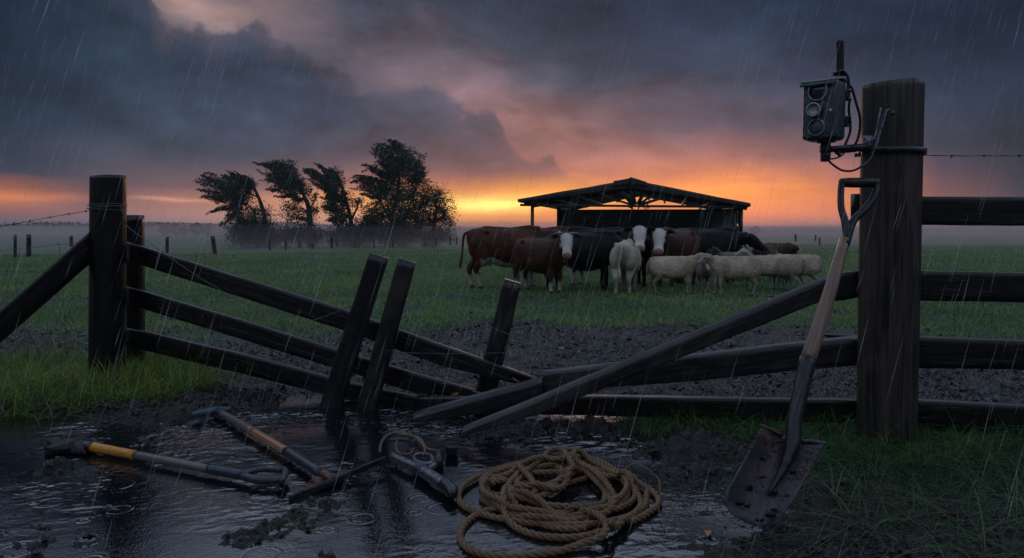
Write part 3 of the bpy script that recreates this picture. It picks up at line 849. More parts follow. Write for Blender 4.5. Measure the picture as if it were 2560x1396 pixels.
# ---- leaning uprights
def board(name, tl, tr, bl, br, Yt, Yb, label, seed, mat='board', thick=0.05):
    mb = MB(); b_l = at(bl[0], bl[1], Yb); b_r = at(br[0], br[1], Yb)
    d = (at(tl[0], tl[1], Yt) - b_l).normalized()
    plank(mb, [(b_l - d * 0.12, b_r - d * 0.12), (b_l, b_r), (at(tl[0], tl[1], Yt), at(tr[0], tr[1], Yt))], thick, (0.15, 1, 0.05), seed=seed, cham=0.004)
    o = mb.build(name, M[mat])
    L_, R_2 = at(tl[0], tl[1], Yt).lerp(at(bl[0], bl[1], Yb), .5), at(tr[0], tr[1], Yt).lerp(at(br[0], br[1], Yb), .5)
    dn = at(bl[0], bl[1], Yb) - at(tl[0], tl[1], Yt)
    for (u, v) in ((.3, -.02), (.65, .0), (.35, .18), (.7, .21), (.5, .36), (.8, -.43), (.5, -.46)):
        c = L_.lerp(R_2, u) + dn * v + Vector((0, -.004, 0)); nb_ = MB(); nb_.sweep([c, c + Vector((0, .01, 0))], [.0062, .0055], 8)
        q = nb_.build('nail', plain_mat('nail_steel', (.03, .02, .016, 1), (.11, .07, .05, 1), .4, .5, 60, .0005) if 'nail0' not in M else M['nail0']); M['nail0'] = q.data.materials[0]
        q.parent = o; q.matrix_parent_inverse = Matrix.Translation(-Vector(o.location))
    return tag(o, label, 'board', 'uprights leaning over in the breach')
Yb = fenceY(850)
board('leaning_board', (923, 633), (967, 647), (795, 1024), (848, 1028), Yb - 0.16, Yb - 0.06, 'tallest leaning upright, first to the right of the wire-bound post', 21)
Yb = fenceY(940)
board('leaning_board', (994, 646), (1036, 658), (889, 1030), (936, 1032), Yb - 0.10, Yb - 0.04, 'middle leaning upright with fence wire bent over its top', 22)
Yb = fenceY(1200) + 0.23
board('leaning_board', (1260, 698), (1300, 710), (1172, 1046), (1226, 1050), Yb - 0.02, Yb, 'shortest leaning upright, behind the sloping rails under the big brown cow', 23)

# ---- right of the breach: broken rails pulled off the thick post
YR = 3.98
rail('long_broken_rail', [(1160, 1079, 1092, 4.00), (1345, 1004, 1038, 4.02), (2078, 698, 746, 4.17)],
     'long weathered rail fallen at a slant from the thick post down to the mud', 'broken', 0.050, (0.1, 0.80, 0.55), 31, split0=0.05, split1=0.07)
rail('short_broken_rail', [(1938, 748, 757, 4.30), (2030, 722, 758, 4.24), (2110, 682, 752, 4.18), (2160, 676, 741, 4.14)],
     'splintered stub of rail still fixed to the thick post above the slanting rail', 'rail', 0.05, (0.1, 1, 0.05), 32, split0=0.06)
rail('bent_rail', [(1345, 938, 986, 4.42), (1560, 914, 968, 4.38), (1740, 895, 955, 4.32), (1950, 871, 932, 4.22), (2160, 849, 914, 4.12)],
     'rail bent down to the left from the thick post, behind the slanting rail', 'broken', 0.055, (0.1, 0.9, 0.38), 33, split0=0.03)
rail('broken_rail_end', [(1036, 1046, 1056, 4.28), (1180, 1004, 1040, 4.31), (1352, 958, 992, 4.36)],
     'snapped end piece lying from the bent rail down into the puddle', 'broken', 0.06, (0.1, 0.85, 0.55), 34, split0=0.04, split1=0.05)
rail('stub_rail', [(2064, 836, 842, 4.30), (2110, 839, 856, 4.26), (2160, 843, 872, 4.20)],
     'small pointed stub of rail beside the thick post, just above the bent rail', 'rail', 0.04, (0.1, 1, 0.05), 35, split0=0.02)
rail('bottom_rail', [(1044, 995, 1034, 4.78), (1280, 995, 1036, 4.62), (1475, 994, 1040, 4.52), (1800, 998, 1050, 4.36), (2160, 1003, 1062, 4.18)],
     'lowest rail running level across the breach to the thick post', 'rail', 0.06, (0.2, 1, 0.10), 36, split0=0.05)
def rrail(ys, lab, seed, th=0.06, right=2720):
    Yr = 4.05
    k2 = (right - 2290) / 270.0
    return rail('fence_rail', [(2285, ys[0], ys[1], Yr), (right, lerp(ys[0], ys[2], k2), lerp(ys[1], ys[3], k2), Yr - 0.10)], lab, 'rail', th, (0, 1, 0.03), seed,
         group='rails right of the thick post')
rrail((491, 563, 493, 565), 'topmost rail right of the thick post, against the sky', 41)
rrail((678, 752, 684, 757), 'second rail from the top right of the thick post', 42)
rrail((843, 922, 853, 925), 'third rail from the top right of the thick post', 43)
rrail((1002, 1078, 1016, 1088), 'lowest rail right of the thick post, above the long grass', 44)
mb = MB()
plank(mb, [(at(2137, 485, 4.1), at(2137, 545, 4.1)), (at(2170, 485, 4.1), at(2170, 545, 4.1))], 0.05, (0, 1, 0), seed=45, split0=0.004)
o = mb.build('rail_stub', M['rail']); tag(o, 'short sawn rail end sticking out behind the shovel handle', 'rail stub')

# torn fibres at the broken ends
rs = random.Random(91)
for (ri, px, ya, yb, Y, dx_, n_) in ((0, 1336, 946, 972, fy(1338), 1, 6), (1, 1188, 978, 994, fy(1192), 1, 5), (2, 1058, 998, 1036, fy(1060), 1, 4), (3, 1164, 1078, 1092, 4.01, -1, 4), (4, 1942, 746, 758, 4.31, -1, 5), (5, 1348, 942, 984, 4.43, -1, 6), (6, 1040, 1046, 1056, 4.29, -1, 4)):
    for i in range(n_):
        a = at(px - dx_ * 6, lerp(ya, yb, (i + .5) / n_) + rs.uniform(-2, 2), Y + rs.uniform(-.01, .02))
        b_ = a + Vector((dx_ * rs.uniform(.03, .10), rs.uniform(-.02, .01), rs.uniform(-.03, .015)))
        mb = MB(); mb.sweep([a, a.lerp(b_, .5) + Vector((0, 0, rs.uniform(-.004, .006))), b_], [.0055, .0035, .0006], 5, flat=(1, .5))
        pr_ = RAILS[ri]; o = mb.build('splinter', M['splinter'] if (i % 3 == 0 and ri < 2) else M['broken']); o.parent = pr_; o.matrix_parent_inverse = Matrix.Translation(-Vector(pr_.location))

# ---- wires
def wire(name, pts, label, r=0.0016, mat='wire', barbs=0, cat='wire', group=None, per=10, twist=True, coil=None):
    P = spline(pts, per); mb = MB()
    if twist:
        # two strands laid round each other
        for s in (0, math.pi):
            Q = []
            L = 0
            PP = []
            for i in range(len(P) - 1):
                d = (P[i + 1] - P[i]).length; kk = max(1, int(d / 0.012))
                for j in range(kk): PP.append(P[i].lerp(P[i + 1], j / kk))
            PP.append(P[-1])
            if len(PP) > 900: PP = PP[::len(PP) // 900 + 1] + [PP[-1]]
            for i, p in enumerate(PP):
                if i: L += (p - PP[i - 1]).length
                t = (PP[min(i + 1, len(PP) - 1)] - PP[max(i - 1, 0)]).normalized()
                u = t.cross(Vector((0, 1, 0.1))).normalized(); v = t.cross(u)
                a = L * 150 + s
                Q.append(p + (u * math.cos(a) + v * math.sin(a)) * r * 0.8)
            mb.sweep(Q, r * 0.8, 5)
    else:
        mb.sweep(P, r, 6)
    o = mb.build(name, M[mat], None, True)
    if barbs:
        acc = 0; last = 0; rr = random.Random(len(P))
        for i in range(1, len(P)):
            acc += (P[i] - P[i - 1]).length
            if acc - last > barbs:
                last = acc; t = (P[i] - P[i - 1]).normalized(); u = t.cross(Vector((0, 1, 0.2))).normalized(); v = t.cross(u)
                c = P[i]; bm_ = MB()
                bm_.sweep([c + (u * math.cos(q) + v * math.sin(q)) * r * 1.9 + t * (q * 0.0007 - 0.008) for q in np.linspace(0, 18, 30)], r * 0.7, 5)
                for s2 in range(4):
                    a = rr.uniform(0, 6.28); e = (u * math.cos(a) + v * math.sin(a)) + t * rr.uniform(-0.5, 0.5)
                    bm_.sweep([c, c + e * 0.016], [r * 0.8, r * 0.2], 5)
                b_ = bm_.build('barb', M[mat]); b_.parent = o; b_.matrix_parent_inverse = Matrix.Translation(-Vector(o.location))
    return tag(o, label, cat, group)

Yp = 3.80
wire('loose_wire', [at(300, 514, 5.6), at(312, 545, 5.58), at(318, 566, 5.58), at(355, 594, 5.55), at(430, 648, 5.5), at(520, 707, 5.4), at(620, 762, 5.25), at(690, 797, 5.1), at(760, 805, 5.02), at(830, 785, 4.98), at(885, 757, 4.95), at(945, 705, 4.92),
     at(985, 688, 4.86), at(1003, 690, 4.86), at(1060, 723, 4.85), at(1150, 770, 4.8), at(1230, 818, 4.75), at(1300, 845, 4.7), at(1400, 872, 4.66), at(1500, 892, 4.6), at(1570, 901, 4.52), at(1625, 903, 4.42)],
     'slack twisted wire looping from the left post over the middle upright to the bent rail', 0.0019, per=14)
wire('lower_loose_wire', [at(700, 800, 5.12), at(760, 826, 5.1), at(830, 845, 4.95), at(860, 852, 4.9), at(930, 868, 4.82), at(1000, 881, 4.8), at(1080, 884, 4.76), at(1180, 884, 4.74), at(1260, 882, 4.72), at(1310, 874, 4.70), at(1380, 870, 4.67)],
     'thin lower wire stretched across the three leaning uprights', 0.0015, per=12)
wire('barbed_wire', [at(-60, 575, 5.0), at(0, 567, 5.1), at(60, 556, 5.25), at(140, 541, 5.4), at(200, 531, 5.5), at(232, 526, 5.6)], 'barbed wire running to the wire-bound post above the mesh, against the sky', 0.0021, 'rustwire', 0.11)
_a = at(2296, 388, 3.98)
wire('barbed_wire', [_a, at(2380, 390, 3.97), at(2470, 390, 3.96), at(2560, 390, 3.95), at(2720, 391, 3.95)], 'barbed wire running right from the thick post above its topmost rail', 0.0021, 'rustwire', 0.16)
# woven mesh left of the post
root = empty('mesh_fence', tuple(at(110, 900, 5.4)), 'woven wire mesh fence left of the wire-bound post', 'wire fence')
hl = [((-60, 632), (40, 624), (130, 614), (240, 602)), ((-60, 697), (36, 694), (130, 688), (240, 681)), ((-60, 757), (50, 756), (150, 748), (240, 744)),
      ((-60, 803), (40, 808), (150, 804), (240, 798)), ((-60, 852), (60, 851), (150, 852), (240, 852)), ((-60, 905), (50, 898), (150, 899), (240, 903))]
def mY(px): return lerp(5.05, 5.66, (px + 60) / 300)
def strand(pts, r=0.0016, knots=False):
    mb = MB(); P = spline([at(x, y, mY(x)) for x, y in pts], 8)
    rr = random.Random(int(pts[0][1])); P = [p + Vector((0, rr.uniform(-1, 1) * 0.002, rr.uniform(-1, 1) * 0.0015)) for p in P]
    mb.sweep(P, r, 5)
    if knots:
        for i in range(2, len(P), 5): mb.ball(P[i], 0.0045, 6, 4)
    return mb.build('wire_strand', M['wire'], root, True)
for h_ in hl: strand(h_, 0.0019, True)
for v_ in (((36, 588), (37, 650), (38, 700), (48, 755), (60, 810), (66, 860), (72, 905)), ((147, 608), (152, 660), (156, 700), (158, 750), (162, 810), (165, 850), (166, 905)), ((-40, 600), (-44, 700), (-40, 800), (-38, 900))):
    strand(v_)

# ---- distant posts in the mist, each its own thing
def far_post(px, yt, yb, Y, wpx, lean, label, split=False):
    b_ = at(px, yb + 4, Y); t_ = at(px + lean, yt, Y); w = wpx / F * Y / 2
    mb = MB()
    n = 8
    round_post_small(mb, b_, t_, w)
    o = mb.build('field_post', M['board']); return tag(o, label, 'fence post', 'old posts standing across the misty meadow')
def round_post_small(mb, b_, t_, w):
    rr = random.Random(int(b_.x * 100)); sec = [(math.cos(a) * w * rr.uniform(0.85, 1.1), math.sin(a) * w * rr.uniform(0.85, 1.1)) for a in np.linspace(0, 2 * math.pi, 9)[:-1]]
    rings = []; uvs = []
    for i in range(6):
        t = i / 5; c = Vector(b_).lerp(Vector(t_), t)
        rings.append([c + Vector((x * (1 + 0.06 * rr.random()), y, (0.02 * rr.random() * (1 if i == 5 else 0)))) for x, y in sec]); uvs.append([(c.z, k * w) for k in range(8)])
    mb.rings(rings, uvs)
FP = [(38, 588, 645, 30, 7, 0, 'post left of the mesh seen through its first square, slim and dark'), (72, 587, 641, 31, 11, 0, 'stout post behind the mesh, between the mesh uprights'),
      (178, 591, 614, 44, 8, 0, 'post behind the top of the diagonal brace'), (418, 593, 633, 36, 8, 0, 'first post right of the left fence posts, above the top sloping rail'),
      (538, 591, 633, 36, 11, -6, 'stout tilted post in the mist left of the windblown trees'), (675, 597, 622, 45, 6, -2, 'slim post in front of the leftmost windblown tree'),
      (714, 600, 622, 48, 5, 0, 'faint post between the first two windblown trees'), (781, 608, 619, 47, 7, 0, 'very short stump post in front of the second windblown tree'),
      (829, 591, 618, 45, 8, 0, 'stout post in front of the third windblown tree'), (887, 598, 617, 54, 4, 0, 'faint post left of the tallest tree'),
      (935, 596, 616, 52, 6, 0, 'post under the left side of the tallest tree'), (983, 593, 615, 53, 6, -1, 'post in front of the trunk of the tallest tree'),
      (1061, 592, 613, 54, 5, 0, 'post under the right side of the tallest tree'), (1091, 592, 611, 55, 6, 0, 'post under the low round tree'),
      (1125, 592, 609, 57, 5, 0, 'left one of the post pair just left of the big brown cow'), (1142, 593, 608, 57, 4, 0, 'right one of the post pair just left of the big brown cow'),
      (1889, 590, 600, 60, 5, 0, 'short post right of the open shelter'), (1989, 586, 600, 60, 5, 0, 'post above the sheep, left of the shovel shaft'),
      (2039, 588, 599, 60, 4, 0, 'slim post nearer the shovel shaft'), (2049, 594, 610, 50, 5, 0, 'lower dark post beside the slim one near the shovel shaft')]
for p in FP: far_post(*p)

# ------------------------------------------------------------------ the open shelter
m, k, out = new_mat('shelter_boards')
geo = k.n.new('ShaderNodeTexCoord'); pos = geo.outputs['Object']
uv = k.n.new('ShaderNodeUVMap'); uv.uv_map = 'grain'
s = k.n.new('ShaderNodeSeparateXYZ'); k.l.new(uv.outputs[0], s.inputs[0])
nz = k.noise(k.xyz(k.mul(s.outputs[0], 1.0), k.mul(s.outputs[1], 18.0)), 1.4, 5, 0.6, 0.5)
nn2 = k.noise(pos, 0.8, 4, 0.6)
c = k.mix(k.rng(nz, 0.3, 0.7), (0.06, 0.066, 0.076, 1), (0.22, 0.23, 0.25, 1)); c = k.mix(k.rng(nn2, 0.45, 0.7, 0, 0.6), c, (0.05, 0.052, 0.058, 1))
b = principled(k, c, 0.55, 0, 0.4, bump(k, nz, 0.6, 0.01)); k.l.new(b.outputs[0], out.inputs[0])
M['siding'] = m
M['beam'] = wood_mat('shelter_beam', (0.014, 0.014, 0.016, 1), (0.045, 0.042, 0.044, 1), 0.5, grain=20)
M['roof'] = plain_mat('shelter_roof_sheet', (0.020, 0.021, 0.025, 1), (0.045, 0.045, 0.050, 1), 0.5, 0.2, 2.0, 0.01)

BF = 22.0       # distance of the front gable
shb = at(1585, 573, BF); shb.z = 0
sh = empty('open_shelter', (shb.x, BF, 0.0), 'dark open-fronted timber shelter with a low gable roof behind the herd', 'shelter')
def bp(px, py, Y=BF): return at(px, py, Y)
apex = bp(1577, 457); eL = bp(1296, 505); eR = bp(1875, 516)
axis = Vector((1.9, 9.0, 0))            # the ridge runs back and slightly right
def beam(a, b_, w, h, name, mat='beam', parent=None):
    mb = MB(); a = Vector(a); b_ = Vector(b_); d = (b_ - a).normalized()
    up = Vector((0, 0, 1)) if abs(d.z) < 0.9 else Vector((0, 1, 0))
    s_ = d.cross(up).normalized(); u_ = s_.cross(d)
    plank(mb, [(a - u_ * h / 2 - s_ * w / 2, a + u_ * h / 2 - s_ * w / 2), (b_ - u_ * h / 2 - s_ * w / 2, b_ + u_ * h / 2 - s_ * w / 2)], w, s_, cham=0.008, step=0.5, seed=int(abs(a.x * 100 + b_.z * 31)))
    return mb.build(name, M[mat], parent or sh)
# roof slopes as sheets with real thickness and corrugation
def roof_slope(e0, a0, name):
    mb = MB(); nseg = 60; rows_ = 8; th = 0.07
    top_ = []; bot_ = []
    for j in range(nseg + 1):
        t = j / nseg; r1_ = []; r2_ = []
        for i in range(rows_ + 1):
            q = i / rows_; p = e0.lerp(a0, q) + axis * t * 1.0
            wv = 0.018 * math.cos(t * nseg * math.pi) + random.uniform(-1, 1) * 0.006
            if i == 0: p = p + (e0 - a0).normalized() * random.uniform(0, 0.05)
            r1_.append(mb.vert(p + Vector((0, 0, th + wv)), (q * 3, t * 9))); r2_.append(mb.vert(p + Vector((0, 0, wv)), (q * 3, t * 9)))
        top_.append(r1_); bot_.append(r2_)
    for j in range(nseg):
        for i in range(rows_):
            mb.face(top_[j][i], top_[j][i + 1], top_[j + 1][i + 1], top_[j + 1][i]); mb.face(bot_[j][i], bot_[j + 1][i], bot_[j + 1][i + 1], bot_[j][i + 1])
        mb.face(top_[j][0], top_[j + 1][0], bot_[j + 1][0], bot_[j][0]); mb.face(top_[j][-1], bot_[j][-1], bot_[j + 1][-1], top_[j + 1][-1])
    for i in range(rows_):
        mb.face(top_[0][i], bot_[0][i], bot_[0][i + 1], top_[0][i + 1]); mb.face(top_[-1][i], top_[-1][i + 1], bot_[-1][i + 1], bot_[-1][i])
    return mb.build(name, M['roof'], sh)
roof_slope(eL, apex, 'roof_slope'); roof_slope(eR, apex, 'roof_slope')
# barge boards on the front gable, and deep fascia behind them
for e_ in (eL, eR):
    mb = MB(); d = (apex - e_)
    plank(mb, [(e_ + Vector((0, -0.05, 0.05)), e_ + Vector((0, -0.05, -0.02))), (apex + Vector((0, -0.05, 0.06)), apex + Vector((0, -0.05, -0.16)))], 0.045, (0, 1, 0), step=0.3, seed=3)
    mb.build('barge_board', M['beam'], sh)
# torn ridge cap
mb = MB()
plank(mb, [(bp(1535, 452, BF - 0.1), bp(1535, 464, BF - 0.1)), (bp(1580, 444, BF - 0.1), bp(1580, 462, BF - 0.1))], 0.5, (0.2, 1, 0), step=0.2, rough=0.02, seed=5, split0=0.05)
plank(mb, [(bp(1575, 442, BF - 0.12), bp(1575, 462, BF - 0.12)), (bp(1616, 455, BF - 0.12), bp(1616, 466, BF - 0.12))], 0.5, (0.2, 1, 0), step=0.2, rough=0.02, seed=6, split1=0.05)
mb.build('ridge_cap', M['roof'], sh)
# truss in the front gable
tY = BF + 0.12
beam(bp(1300, 513, tY), bp(1868, 518, tY), 0.08, 0.07, 'tie_beam')
hub = bp(1592, 512, tY)
for (px, py, w) in ((1537, 466, 0.10), (1577, 462, 0.08), (1616, 468, 0.10), (1642, 478, 0.07), (1500, 488, 0.06), (1660, 494, 0.08)):
    tgt = hub + Vector(((px - 1592) * 0.0016, 0.05, 0)); beam(tgt, bp(px, py, tY), w, w, 'truss_strut')
beam(bp(1580, 516, tY), bp(1578, 460, tY), 0.09, 0.09, 'king_post')
# tangled brackets below the hub (broken iron strapping)
mb = MB(); rr = random.Random(4)
for i in range(11):
    p = hub + Vector((rr.uniform(-0.25, 0.35), 0.0, rr.uniform(-0.16, 0.05)))
    mb.sweep(spline([p, p + Vector((rr.uniform(-.1, .1), 0.02, rr.uniform(.03, .14))), p + Vector((rr.uniform(-.16, .16), 0.0, rr.uniform(-.02, .18)))], 5), 0.016, 6)
mb.build('truss_bracket', M['beam'], sh, True)
# posts
gz = lambda p: Vector((p.x, p.y, -0.1))
pL = bp(1331, 516, BF + 0.15); beam(gz(pL), pL, 0.10, 0.10, 'support_post')
pR = bp(1838, 520, BF + 0.15); beam(gz(pR), pR, 0.10, 0.10, 'support_post')
WY = 25.5
pW = at(1397, 527, WY); beam(gz(pW), pW + Vector((0, 0, 0.12)), 0.13, 0.13, 'support_post')
pW2 = at(1852, 524, BF + 1.6); beam(gz(pW2), pW2, 0.12, 0.12, 'support_post')
# eave plates running back
beam(eL + Vector((0.42, 0, -0.02)), eL + Vector((0.42, 0, -0.02)) + axis * 0.97, 0.10, 0.12, 'eave_plate')
beam(eR + Vector((-0.42, 0, -0.02)), eR + Vector((-0.42, 0, -0.02)) + axis * 0.97, 0.10, 0.12, 'eave_plate')
# lapped boards of the closed back wall
def lap_wall(p0, p1, ztop0, ztop1, name):
    mb = MB(); p0 = Vector(p0); p1 = Vector(p1); d = (p1 - p0).normalized(); nrm = Vector((d.y, -d.x, 0))
    if nrm.y > 0: nrm = -nrm
    z = -0.1; bh = 0.17; i = 0
    top_ = max(ztop0, ztop1)
    while z < top_ - 0.01:
        z1 = min(z + bh, top_); rr = random.Random(i)
        a0 = p0 + Vector((0, 0, z)) + nrm * (0.03 + rr.uniform(0, 0.006)); a1 = p1 + Vector((0, 0, z)) + nrm * (0.03 + rr.uniform(0, 0.006))
        plank(mb, [(a0, p0 + Vector((0, 0, z1 + 0.02)) + nrm * 0.006), (a1, p1 + Vector((0, 0, z1 + 0.02)) + nrm * 0.006)], 0.022, -nrm, step=0.8, rough=0.003, cham=0.002, seed=i)
        z += bh; i += 1
    return mb.build(name, M['siding'], sh)
w0 = at(1397, 573, WY); w1_ = at(1838, 573, WY - 0.6)
ztw = at(1600, 528, WY).z
lap_wall((w0.x, w0.y, 0), (w1_.x, w1_.y, 0), ztw, ztw, 'wall')
beam(Vector((w0.x, w0.y - 0.06, ztw + 0.02)), Vector((w1_.x, w1_.y - 0.06, ztw + 0.02)), 0.12, 0.05, 'wall_plate')
# short side wall on the left corner reaching towards the back, boards catch the light
lap_wall((w0.x, w0.y, 0), (w0.x + axis.x * 0.5, w0.y + axis.y * 0.5, 0), ztw, ztw - 0.1, 'side_wall')
# boarded gable end at the back, left and right of the open triangle
bk = lambda px, py: at(px, py, 30.8)
mb = MB()
def slab(pts, th=0.05):
    P = [Vector(p) for p in pts]; n = len(P)
    f = [mb.vert(p, (p.x, p.z)) for p in P]; b_ = [mb.vert(p + Vector((0, th, 0)), (p.x, p.z)) for p in P]
    mb.face(*f); mb.face(*reversed(b_))
    for i in range(n):
        j = (i + 1) % n; mb.face(f[i], b_[i], b_[j], f[j])
slab([bk(1400, 530), bk(1432, 527), bk(1596, 491), bk(1596, 470), bk(1400, 512)])
slab([bk(1598, 491), bk(1790, 527), bk(1790, 560), bk(1850, 560), bk(1850, 520), bk(1598, 470)])
mb.build('gable_boarding', M['siding'], sh)
# dark inner lining under the front slopes (purlins)
for q in (0.12, 0.32, 0.52, 0.72, 0.9):
    for e_ in (eL, eR):
        p = e_.lerp(apex, q) + Vector((0, 0.15, -0.07)); beam(p, p + axis * 0.95, 0.07, 0.10, 'purlin')
# rafters across
for t in (0.1, 0.28):
    for e_ in (eL, eR):
        beam(e_ + axis * t + Vector((0, 0, -0.05)), apex + axis * t + Vector((0, 0, -0.05)), 0.06, 0.10, 'rafter')
# torn tarpaulin hanging at the right-hand corner
m, k, out = new_mat('torn_sheet')
tcn = k.n.new('ShaderNodeTexCoord'); n_ = k.noise(tcn.outputs['Object'], 3.0, 5, 0.7)
b = principled(k, k.mix(k.rng(n_, 0.35, 0.65), (0.015, 0.017, 0.022, 1), (0.10, 0.10, 0.11, 1)), 0.4, 0, 0.5)
k.l.new(b.outputs[0], out.inputs[0]); M['tarp'] = m
mb = MB(); rr = random.Random(7)
top = [(1834, 552), (1838, 535), (1846, 530), (1850, 545)]
n = 16; front = []; back = []
for j in range(n + 1):
    t = j / n
    xl = lerp(1836, 1822, t ** 1.5) + rr.uniform(-2, 2); xr = lerp(1851, 1872, t ** 1.6) + rr.uniform(-1.5, 1.5); y = lerp(532, 640, t)
    row = []
    for i in range(7):
        q = i / 6; p = at(lerp(xl, xr, q), y + rr.uniform(-1, 1), BF + 0.3 + 0.25 * math.sin(q * 9 + t * 3)); row.append(p)
    front.append([mb.vert(p, (p.x, p.z)) for p in row]); back.append([mb.vert(p + Vector((0, 0.012, 0)), (p.x, p.z)) for p in row])
for j in range(n):
    for i in range(6):
        if rr.random() < 0.16 and 1 < j < 13: continue
        mb.face(front[j][i], front[j][i + 1], front[j + 1][i + 1], front[j + 1][i]); mb.face(back[j][i], back[j + 1][i], back[j + 1][i + 1], back[j][i + 1])
o = mb.build('torn_tarpaulin', M['tarp'], None, True); tag(o, 'torn dark sheet hanging off the right corner post of the shelter', 'tarpaulin')

# ------------------------------------------------------------------ cattle and sheep
def coat_mat(name, rough, bumpd, scale, fuzz=0.0):
    m, k, out = new_mat(name)
    a = k.n.new('ShaderNodeVertexColor'); a.layer_name = 'coat'
    tcn = k.n.new('ShaderNodeTexCoord')
    n1 = k.noise(tcn.outputs['Object'], scale, 5.0, 0.65, 0.2); n2 = k.noise(tcn.outputs['Object'], 5.0, 4.0, 0.6)
    v = k.mul(k.rng(n1, 0.3, 0.7, 0.62, 1.3), k.rng(n2, 0.3, 0.7, 0.78, 1.15))
    c = k.mix(1.0, a.outputs[0], k.xyz(v, v, v), 'MULTIPLY')
    b = principled(k, c, rough, 0, 0.15, bump(k, n1, 1.0, bumpd))
    if fuzz:
        b.inputs['Sheen Weight'].default_value = fuzz; b.inputs['Sheen Roughness'].default_value = 0.5
    k.l.new(b.outputs[0], out.inputs[0]); return m
M['hide'] = coat_mat('wet_hide', 0.5, 0.005, 45.0)
M['wool'] = coat_mat('damp_wool', 0.9, 0.012, 60.0, 0.1)
M['eye'] = plain_mat('animal_eye', (0.004, 0.003, 0.003, 1), (0.01, 0.007, 0.005, 1), 0.12, 0, 5, 0.0001)
M['horn'] = plain_mat('pale_horn', (0.35, 0.30, 0.24, 1), (0.20, 0.16, 0.12, 1), 0.4, 0, 12, 0.001)
M['tag'] = plain_mat('yellow_ear_tag', (0.75, 0.50, 0.06, 1), (0.6, 0.4, 0.05, 1), 0.4, 0, 12, 0.0005)

def remesh(name, mb, voxel, smooth_it, mat):
    flat = [i for f in mb.f for i in f]
    tmp = np_mesh('tmp_form', np.array(mb.v), flat, [len(f) for f in mb.f], mat)
    r = tmp.modifiers.new('r', 'REMESH'); r.mode = 'VOXEL'; r.voxel_size = voxel; r.use_smooth_shade = True
    s = tmp.modifiers.new('s', 'SMOOTH'); s.factor = 0.5; s.iterations = smooth_it
    dg = bpy.context.evaluated_depsgraph_get(); dg.update()
    me = bpy.data.meshes.new_from_object(tmp.evaluated_get(dg))
    me.transform(Matrix.Translation(tmp.location))
    old = tmp.data; bpy.data.objects.remove(tmp); bpy.data.meshes.remove(old)
    me.name = name
    V = np.zeros(len(me.vertices) * 3, np.float32); me.vertices.foreach_get('co', V)
    return me, V.reshape(-1, 3)

def seg_dist(V, a, b):
    a = np.array(a); b = np.array(b); d = b - a; t = np.clip(((V - a) @ d) / max(1e-9, d @ d), 0, 1)
    return np.linalg.norm(V - (a + t[:, None] * d), axis=1), t

def ell_ring(c, hh, hw, ax, up, n=20, sq=0.85, belly=0.0):
    """superelliptic ring round c in the plane across ax"""
    ax = Vector(ax).normalized(); up = Vector(up); up = (up - ax * up.dot(ax)).normalized(); sd = ax.cross(up)
    out = []
    for k in range(n):
        a = 2 * math.pi * k / n; ca, sa = math.cos(a), math.sin(a)
        y = abs(sa) ** sq * math.copysign(1, sa) * hw * (1 + belly * (-ca) * 0.18); z = abs(ca) ** sq * math.copysign(1, ca) * hh
        out.append(Vector(c) + up * z + sd * y)
    return out

COW_T = [(-0.88, 1.15, .07, .09), (-0.84, 1.10, .19, .17), (-0.74, 1.05, .28, .245), (-0.56, 1.01, .345, .295), (-0.33, 0.945, .395, .33), (-0.08, 0.90, .435, .365), (0.18, 0.895, .445, .365),
         (0.42, 0.93, .415, .315), (0.60, 0.965, .36, .26), (0.74, 1.01, .29, .20), (0.83, 1.05, .20, .14)]
SHEEP_T = [(-0.56, .69, .07, .08), (-0.53, .67, .17, .16), (-0.44, .64, .225, .215), (-0.25, .62, .255, .245), (0.0, .61, .265, .25), (0.22, .62, .255, .235), (0.38, .65, .22, .19), (0.48, .69, .15, .13), (.53, .70, .08, .08)]

